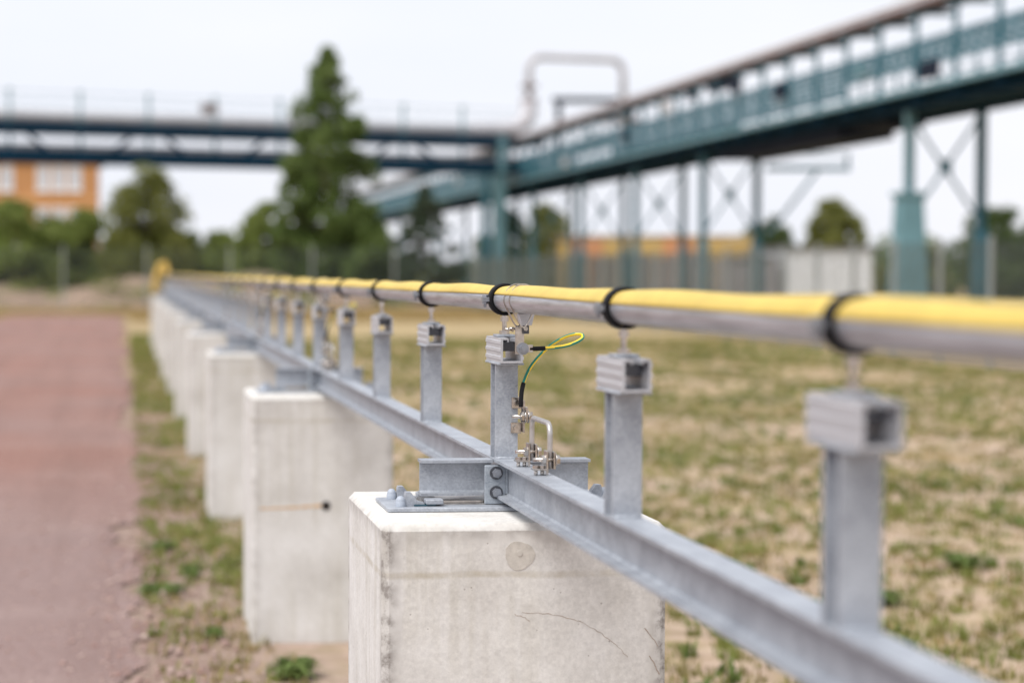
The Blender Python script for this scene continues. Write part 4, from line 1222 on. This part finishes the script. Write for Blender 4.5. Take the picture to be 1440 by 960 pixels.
ob = building('apartment_block', 'orange rendered building with rows of white windows behind the left trees', 'building', (-33.5, 160, 0), 0, 31.2, 12, 10.4, 'facade_orange', [(8.95, 1.9), (5.8, 1.7), (2.6, 1.7)], wl_)
for z in (7.35, 4.25): MB().box(0, 31.2, -0.06, -0.0015, z - 0.12, z + 0.12).build('string_course', 'facade_trim', ob)
MB().box(31.2 - 7.1, 31.2 - 6.2, -0.12, -0.004, 0.2, 4.0).build('door', 'white_paint', ob)

# long yellow and orange shed
sh = thing('storage_shed', 'low yellow and orange shed behind the fence below the teal bridge', 'shed', (27.3, 120, 0))
nbay = 6
for i in range(nbay):
    x0 = i * 1.85
    pm = MB()
    for k in range(6): pm.box(x0 + 0.06 + k * 0.29, x0 + 0.06 + k * 0.29 + 0.25, -0.05, 0.05, 0.1, 3.5 + (0.22 if i in (3,) else 0))
    pm.build('panel', 'shed_yellow' if i not in (0, 3) else 'shed_orange', sh)
    MB().box(x0 - 0.06, x0 + 0.055, -0.09, 0.09, 0, 3.62).build('post', 'shed_orange' if i in (0, 3, 4) else 'shed_yellow', sh)
MB().box(-0.06, nbay * 1.85, 0.06, 6, 0.05, 3.4).build('body', 'shed_yellow', sh)
MB().box(-0.2, nbay * 1.85 + 0.2, -0.15, 6.1, 3.625, 3.74).build('roof', 'shed_yellow', sh)
MB().box(nbay * 0.5 * 1.85, nbay * 0.5 * 1.85 + 0.9, -0.13, -0.06, 0, 2.9).build('door', 'shed_orange', sh)

gp = thing('panel_screen', 'grey corrugated panel screen in front of the yellow shed', 'screen', (25.6, 108, 0))
for i in range(9):
    pm = MB()
    for k in range(4): pm.box(i * 1.06 + k * 0.26, i * 1.06 + k * 0.26 + 0.2, -0.03 - 0.03 * (k % 2), 0.03, 0.05, 2.25 + 0.12 * ((i * 7) % 3))
    pm.build('panel', 'panel_grey', gp)
    MB().box(i * 1.06 - 0.045, i * 1.06 - 0.005, -0.05, 0.05, 0, 2.6).build('post', 'fence_zinc', gp)

cb = thing('site_cabin', 'white ribbed site cabin behind the fence beside the teal trestle leg', 'cabin', (30.6, 90, 0))
MB().box(0, 3.9, 0, 6, 0.1, 2.5).build('wall', 'cabin_white', cb)
for i in range(8): MB().box(0.1 + i * 0.48, 0.1 + i * 0.48 + 0.34, -0.05, -0.002, 0.2, 2.35).build('panel', 'cabin_white', cb)
MB().box(-0.12, 4.02, -0.15, 6.1, 2.503, 2.66).build('roof', 'roof_grey', cb)
MB().box(-1.9, -0.4, 0.5, 4, 0.0, 2.1).box(-2.0, -0.3, 0.4, 4.1, 2.103, 2.2).build('annex', 'panel_grey', cb)

# ------------------------------------------------------------------ trees
def leaf_cloud(centers, radii, n, size, r, flat=1.0):
    """n leaf quads spread in clumps"""
    centers = np.asarray(centers, float); radii = np.asarray(radii, float)
    p = radii ** 2; p /= p.sum()
    idx = r.choice(len(centers), n, p=p)
    d = r.normal(0, 1, (n, 3)); d /= np.linalg.norm(d, axis=1)[:, None]
    rad = radii[idx] * r.uniform(0.25, 1.0, n) ** 0.5
    pos = centers[idx] + d * rad[:, None] * [1, 1, flat]
    a = r.normal(0, 1, (n, 3)); a /= np.linalg.norm(a, axis=1)[:, None]
    b = r.normal(0, 1, (n, 3)); b -= (b * a).sum(1)[:, None] * a; b /= np.linalg.norm(b, axis=1)[:, None]
    s = size * r.uniform(0.6, 1.3, n)
    a *= s[:, None]; b *= (s * 0.6)[:, None]
    v = np.stack([pos - a, pos + b, pos + a, pos - b], 1).reshape(-1, 3)
    f = np.arange(4 * n).reshape(-1, 4)
    return v, f

def tree(name, label, loc, h, prof, nclump, clump_r, nleaf, size, leaf, seed, trunk=0.15, base=0.0, cat='tree', group=None, flat=1.0, gaps=0.0):
    r = np.random.default_rng(seed)
    t = thing(name, label, cat, (loc[0], loc[1], 0), r.uniform(0, 6), group)
    mb = MB()
    pts = [(0.05 * math.sin(i * 1.3 + seed), 0.05 * math.cos(i * 1.7 + seed), -0.3 + (h * 0.86 + 0.3) * i / 7) for i in range(8)]
    mb.tube(pts, [trunk * (1 - 0.88 * i / 7) for i in range(8)], 9)
    cs, rs = [], []
    zz = np.array([p[0] for p in prof]); rr = np.array([p[1] for p in prof])
    nclump = int(nclump * 1.5) if nclump < 150 else nclump
    for i in range(nclump):
        z = r.uniform(base, 1.0)
        w = np.interp(z, zz, rr)
        a = r.uniform(0, 2 * math.pi)
        q = w * r.uniform(0.35, 1.0)
        c = (q * math.cos(a), q * math.sin(a), z * h)
        k = clump_r * r.uniform(0.5, 1.15) * (0.8 if nclump < 150 else 1) * (0.55 + 0.45 * min(1, w / max(rr)))
        cs.append(c); rs.append(k)
        if i % 2 == 0 and q > 0.3:
            z0 = max(0.05 * h, c[2] - 0.55 * q)
            f_ = min(1, z0 / (h * 0.86))
            mb.tube([(0, 0, z0), (c[0] * 0.5, c[1] * 0.5, z0 + (c[2] - z0) * 0.4), c], [trunk * 0.4 * (1 - 0.7 * f_) + 0.01, trunk * 0.22 * (1 - 0.6 * f_) + 0.008, 0.006], 5)
    mb.build('trunk', 'bark', t)
    if cat != 'tree' or nclump < 150:
        nleaf = int(nleaf * 1.25)
    v, f = leaf_cloud(cs, rs, nleaf, size, r, flat)
    v[:, 2] = np.maximum(v[:, 2], 0.03)
    link('crown', fast_mesh('crown', v, f, leaf), t)
    return t

def wx(x, y): return (x - 178) * (y + 1.0) / 2817      # lateral metre position of a column of the view at distance y
conic = [(0, 1.9), (0.3, 1.95), (0.55, 1.75), (0.72, 1.45), (0.87, 0.75), (0.95, 0.35), (1.0, 0.05)]
sc_ = lambda p, k: [(a, b * k) for a, b in p]
dome = [(0, 0.7), (0.25, 1.0), (0.55, 0.95), (0.8, 0.65), (1.0, 0.2)]
tree('poplar_tree', 'tall pointed green tree in front of the crossing bridge', (wx(458, 84), 84), 10.9, sc_(conic, 1.16), 260, 0.47, 19500, 0.12, 'leaf_mid', 21, 0.2, 0.05)
tree('leafy_bush', 'light green bush at the foot of the tall pointed tree', (wx(376, 86), 86), 4.3, sc_(dome, 1.8), 70, 0.6, 7000, 0.13, 'leaf_light', 22, 0.1, cat='bush')
tree('leafy_bush', 'low bright green bush between round tree and tall tree', (wx(312, 93), 93), 3.2, sc_(dome, 1.9), 44, 0.6, 4200, 0.13, 'leaf_light', 23, 0.1, cat='bush')
tree('round_tree', 'round olive green tree beside the orange building', (wx(208, 92), 92), 6.2, sc_(dome, 2.3), 120, 0.65, 11000, 0.13, 'leaf_olive', 24, 0.14, 0.12)
tree('leafy_bush', 'green bush in front of the orange building, left of the round tree', (wx(124, 94), 94), 4.3, sc_(dome, 2.0), 70, 0.7, 7000, 0.13, 'leaf_light', 25, 0.1, cat='bush')
tree('leafy_bush', 'wide green bush at the left edge of the view', (wx(18, 92), 92), 4.6, sc_(dome, 2.5), 80, 0.7, 9000, 0.13, 'leaf_light', 26, 0.1, cat='bush')
tree('leafy_bush', 'small green bush behind the fence, below the windows of the orange building', (wx(74, 96), 96), 4.0, sc_(dome, 1.9), 56, 0.65, 5600, 0.13, 'leaf_light', 27, 0.1, cat='bush')
tree('leafy_bush', 'low olive bush just behind the yellow hose end of the pipe', (wx(262, 94), 94), 3.4, sc_(dome, 2.0), 56, 0.6, 5600, 0.13, 'leaf_light', 35, 0.1, cat='bush')
tree('dark_shrub', 'dense shrub at the base of the tall pointed tree, beside the small pine', (wx(505, 83), 83), 4.2, sc_(dome, 1.7), 70, 0.6, 7500, 0.13, 'leaf_mid', 28, 0.1, cat='bush')
tree('leafy_bush', 'pale green low bush left of the tall pointed tree, under the bridge', (wx(345, 97), 97), 3.6, sc_(dome, 1.6), 44, 0.6, 4200, 0.13, 'leaf_light', 37, 0.1, cat='bush')
pine = [(0, 0.5), (0.2, 1.0), (0.45, 0.95), (0.7, 0.75), (0.9, 0.4), (1.0, 0.15)]
tree('pine_tree', 'small dark pine beside the tall tree, in front of the teal column', (wx(600, 80), 80), 5.0, sc_(pine, 1.45), 70, 0.45, 7500, 0.09, 'leaf_pine', 29, 0.1, 0.1, flat=0.6)
tree('dark_shrub', 'dark shrub seen behind the columns at the bridge junction', (wx(712, 118), 118), 5.2, sc_(dome, 2.0), 50, 0.7, 5000, 0.14, 'leaf_dark', 30, 0.1, cat='bush')
tree('leafy_tree', 'olive tree left of the yellow shed', (wx(772, 126), 126), 5.6, sc_(dome, 2.1), 50, 0.8, 5000, 0.15, 'leaf_olive', 31, 0.12)
tree('leafy_tree', 'rounded green tree behind the white site cabin', (wx(1190, 128), 128), 6.2, sc_(dome, 2.2), 70, 0.8, 7500, 0.15, 'leaf_olive', 32, 0.15)
tree('leafy_tree', 'dark green tree left of the white site cabin', (wx(1098, 132), 132), 5.2, sc_(dome, 2.2), 60, 0.8, 6000, 0.15, 'leaf_dark', 33, 0.15)
tree('leafy_tree', 'dark tree at the right edge behind the fence', (wx(1432, 96), 96), 4.6, sc_(dome, 2.6), 60, 0.8, 6500, 0.14, 'leaf_dark', 34, 0.15)
tree('leafy_bush', 'olive bush between the two near trestle legs of the teal bridge', (wx(1318, 100), 100), 2.9, sc_(dome, 2.2), 44, 0.6, 4500, 0.14, 'leaf_olive', 36, 0.1, cat='bush')

# far treeline: one mass along the horizon
r = np.random.default_rng(77)
cs, rs = [], []
for i in range(520):
    x = r.uniform(-60, 150); y = 205 + r.uniform(-8, 8)
    top = 3.4 + 1.2 * math.sin(x * 0.11) + 0.9 * math.sin(x * 0.31 + 1)
    cs.append((x, y, r.uniform(0.4, top))); rs.append(r.uniform(1.0, 1.8))
v, f = leaf_cloud(cs, rs, 42000, 0.28, r)
v[:, 2] = np.maximum(v[:, 2], 0.02)
tag(link('far_treeline', fast_mesh('far_treeline', v, f, 'leaf_mid')), 'distant green tree line along the horizon', 'trees', kind='stuff')

# weeds on the bank
cs = [(r.uniform(-30, 12), r.uniform(77.5, 86), r.uniform(0.15, 1.1)) for _ in range(190)]
v, f = leaf_cloud(cs, [r.uniform(0.25, 0.65) for _ in cs], 11000, 0.08, r, 0.6)
tag(link('bank_weeds', fast_mesh('bank_weeds', v, f, 'leaf_olive')), 'scrubby weeds on the bare earth bank behind the fence', 'weeds', kind='stuff')

# ------------------------------------------------------------------ grass and gravel
def blades(px_, py_, n_per, hmin, hmax, spread, r, lean=0.5, wid=0.004):
    n = len(px_) * n_per
    bx = np.repeat(px_, n_per) + r.normal(0, spread, n)
    by = np.repeat(py_, n_per) + r.normal(0, spread, n)
    bz = gh(bx, by)
    a = r.uniform(0, 2 * np.pi, n); hh = r.uniform(hmin, hmax, n); le = r.uniform(0.1, lean, n) * hh
    w = wid * r.uniform(0.7, 1.5, n)
    dx, dy = np.cos(a), np.sin(a)
    p0 = np.stack([bx - dy * w, by + dx * w, bz - 0.005], 1); p1 = np.stack([bx + dy * w, by - dx * w, bz - 0.005], 1)
    m0 = np.stack([bx + dx * le * 0.35 - dy * w * 0.8, by + dy * le * 0.35 + dx * w * 0.8, bz + hh * 0.6], 1)
    m1 = np.stack([bx + dx * le * 0.35 + dy * w * 0.8, by + dy * le * 0.35 - dx * w * 0.8, bz + hh * 0.6], 1)
    t0 = np.stack([bx + dx * le, by + dy * le, bz + hh], 1)
    v = np.stack([p0, p1, m1, m0, t0], 1).reshape(-1, 3)
    b = np.arange(n)[:, None] * 5
    f = np.concatenate([b + [0, 1, 2], b + [0, 2, 3], b + [3, 2, 4]], 0)
    return v, f

def vnoise(x, y, seed):
    rr = np.random.default_rng(seed); g = rr.uniform(0, 1, (64, 64))
    xi, yi = np.floor(x).astype(int), np.floor(y).astype(int); fx, fy_ = x - xi, y - yi
    fx = fx * fx * (3 - 2 * fx); fy_ = fy_ * fy_ * (3 - 2 * fy_)
    G = lambda i, j: g[i % 64, j % 64]
    return (G(xi, yi) * (1 - fx) + G(xi + 1, yi) * fx) * (1 - fy_) + (G(xi, yi + 1) * (1 - fx) + G(xi + 1, yi + 1) * fx) * fy_

def field_grass():
    r = np.random.default_rng(5)
    def scatter(n, x0, x1, y0, y1, pw):
        y = y0 + (y1 - y0) * r.uniform(0, 1, n) ** pw
        return r.uniform(x0, x1, n), y
    def sel(x, y, f, lo, seed):
        d = 0.36 * vnoise(x * f, y * f * 0.8, seed) + 0.28 * vnoise(x * f * 0.45 + 3, y * f * 0.3, seed + 20) + 0.36 * r.uniform(0, 1, len(x))
        return d > lo
    # three looks of small tufts strewn over the sandy field
    for nm, mt, lab, n, lo, nb, h0, h1, sp, le, wd, sd in (
            ('field_grass', 'grass_green', 'small green grass tufts strewn over the sandy field', 22000, 0.56, 13, 0.02, 0.065, 0.022, 1.0, 0.0045, 1),
            ('field_weeds', 'weed_leaf', 'broad leaved green weeds strewn over the sandy field', 5200, 0.60, 15, 0.025, 0.07, 0.024, 1.1, 0.008, 11),
            ('olive_grass', 'grass_olive', 'olive yellow grass tufts strewn over the sandy field', 26000, 0.50, 10, 0.015, 0.055, 0.030, 1.2, 0.0042, 3),
            ('dry_grass', 'grass_dry', 'thin straw coloured grass on the sandy field', 16000, 0.48, 8, 0.01, 0.045, 0.04, 1.5, 0.003, 5)):
        x, y = scatter(n, 1.05, 13.2, 5.5, 44, 1.45)
        g = sel(x, y, 1.3, lo, sd)
        v_, f_ = blades(x[g], y[g], nb, h0, h1, sp, r, le, wd)
        tag(link(nm, fast_mesh(nm, v_, f_, mt)), lab, 'grass', kind='stuff')
    # verge between path and blocks
    for nm, mt, lab, n, lo, nb, h0, h1, sp, le, wd, sd in (
            ('verge_grass', 'grass_green', 'green grass tufts on the verge between path and concrete blocks', 2600, 0.56, 14, 0.015, 0.06, 0.022, 1.0, 0.0042, 6),
            ('verge_olive_grass', 'grass_olive', 'olive yellow grass on the verge between path and concrete blocks', 2000, 0.54, 10, 0.012, 0.05, 0.03, 1.2, 0.0042, 7),
            ('verge_straw', 'grass_dry', 'dry straw on the verge between path and concrete blocks', 2200, 0.55, 7, 0.008, 0.04, 0.04, 1.5, 0.003, 9)):
        x, y = scatter(n, 0.08, 0.66, 5.5, 48, 1.0)
        d = 0.6 * vnoise(x * 3.2, y * 1.6, sd) + 0.4 * r.uniform(0, 1, len(x)) - 0.10 * np.clip((10 - y) / 3, 0, 1)
        g = d > lo - 0.05
        v_, f_ = blades(x[g], y[g], nb, h0, h1, sp, r, le, wd)
        tag(link(nm, fast_mesh(nm, v_, f_, mt)), lab, 'grass', kind='stuff')
    # long dry grass in front of the end fence
    N = 9000
    x = r.uniform(-14, 13, N); y = r.uniform(58, 75, N)
    k = (x > 0.3) | (y > 68.3) | (x < -4.3)
    v5, f5 = blades(x[k], y[k], 5, 0.06, 0.22, 0.15, r, 0.8, 0.012)
    tag(link('meadow_grass', fast_mesh('meadow_grass', v5, f5, 'grass_dry')), 'long dry grass in front of the end fence', 'grass', kind='stuff')
field_grass()

def gravel():
    r = np.random.default_rng(9)
    n = 9000
    y = 5.6 + 15 * r.uniform(0, 1, n) ** 1.7
    x = np.where(r.uniform(0, 1, n) < 0.6, r.normal(0.12, 0.15, n), r.uniform(-1.8, 0.5, n))
    s = r.uniform(0.003, 0.010, n) * np.where(r.uniform(0, 1, n) < 0.08, 2.2, 1.0)
    base = np.array([(1, 0, 0), (-1, 0, 0), (0, 1, 0), (0, -1, 0), (0, 0, 1), (0, 0, -1)], float)
    fa = np.array([(0, 2, 4), (2, 1, 4), (1, 3, 4), (3, 0, 4), (2, 0, 5), (1, 2, 5), (3, 1, 5), (0, 3, 5)])
    v = base[None] * s[:, None, None] * r.uniform(0.6, 1.4, (n, 6, 1)) * [1, 1, 0.7]
    v = v + np.stack([x, y, gh(x, y) + 0.012 + s * 0.2], 1)[:, None]
    f = (np.arange(n)[:, None, None] * 6 + fa[None]).reshape(-1, 3)
    tag(link('gravel', fast_mesh('gravel', v.reshape(-1, 3), f, 'stone')), 'loose gravel along the edge of the reddish path', 'gravel', kind='stuff')
gravel()

# leafy weed clumps one can tell apart
def weed_mesh(seed, n, rad, h):
    r = random.Random(seed); mb = MB()
    for i in range(n):
        a = r.uniform(0, 6.283); L = rad * r.uniform(0.4, 1.0); z = h * r.uniform(0.4, 1.0); w = 0.010 * r.uniform(0.7, 1.5)
        d = Vector((math.cos(a), math.sin(a), 0)); s = Vector((-d.y, d.x, 0))
        b = d * r.uniform(0, 0.3) * rad
        p = [b, b + d * L * 0.5 + Vector((0, 0, z)), b + d * L + Vector((0, 0, z * r.uniform(0.4, 1.0)))]
        mb.add([p[0] - s * w * 0.4, p[0] + s * w * 0.4, p[1] + s * w, p[1] - s * w, p[2]], [(0, 1, 2, 3), (3, 2, 4)])
    return mb.mesh('leaves', 'weed_leaf')
def stalk_mesh(seed, n, h):
    r = random.Random(seed); mb = MB()
    for i in range(n):
        a = r.uniform(0, 6.283); e = Vector((math.cos(a), math.sin(a), 0)) * 0.05
        mb.tube([(0, 0, 0), e * 0.5 + Vector((0, 0, h * 0.5)), e + Vector((0, 0, h * r.uniform(0.7, 1)))], [0.003, 0.0025, 0.0012], 5)
    return mb.mesh('stalk', 'weed_leaf')
for i, (x, y, n, rad, h, lab) in enumerate([
        (0.60, 7.15, 110, 0.115, 0.075, 'leafy weed clump on the bare soil left of the cracked concrete block'),
        (0.15, 9.0, 80, 0.13, 0.05, 'flat wide weed clump at the path edge opposite the rust streaked block'),
        (0.34, 7.9, 50, 0.06, 0.05, 'small weed clump close to the foot of the rust streaked block'),
        (0.17, 10.3, 60, 0.11, 0.06, 'weed clump with an upright stalk on the verge'),
        (0.30, 9.4, 40, 0.07, 0.07, 'small weed on the verge touching the rust streaked block'),
        (3.35, 8.6, 90, 0.12, 0.07, 'dark green weed clump on the sandy field beneath the nearest post'),
        (4.15, 9.6, 90, 0.14, 0.09, 'leafy weed clump on the field at the right edge of the view')]):
    t = thing('weed_clump', lab, 'weed', (x, y, float(gh(x, y))), 0, 'weed clumps')
    link('leaves', weed_mesh(40 + i, n, rad, h), t)
    link('stalk', stalk_mesh(60 + i, 3 if i != 3 else 2, h * (1.2 if i != 3 else 2.6)), t)
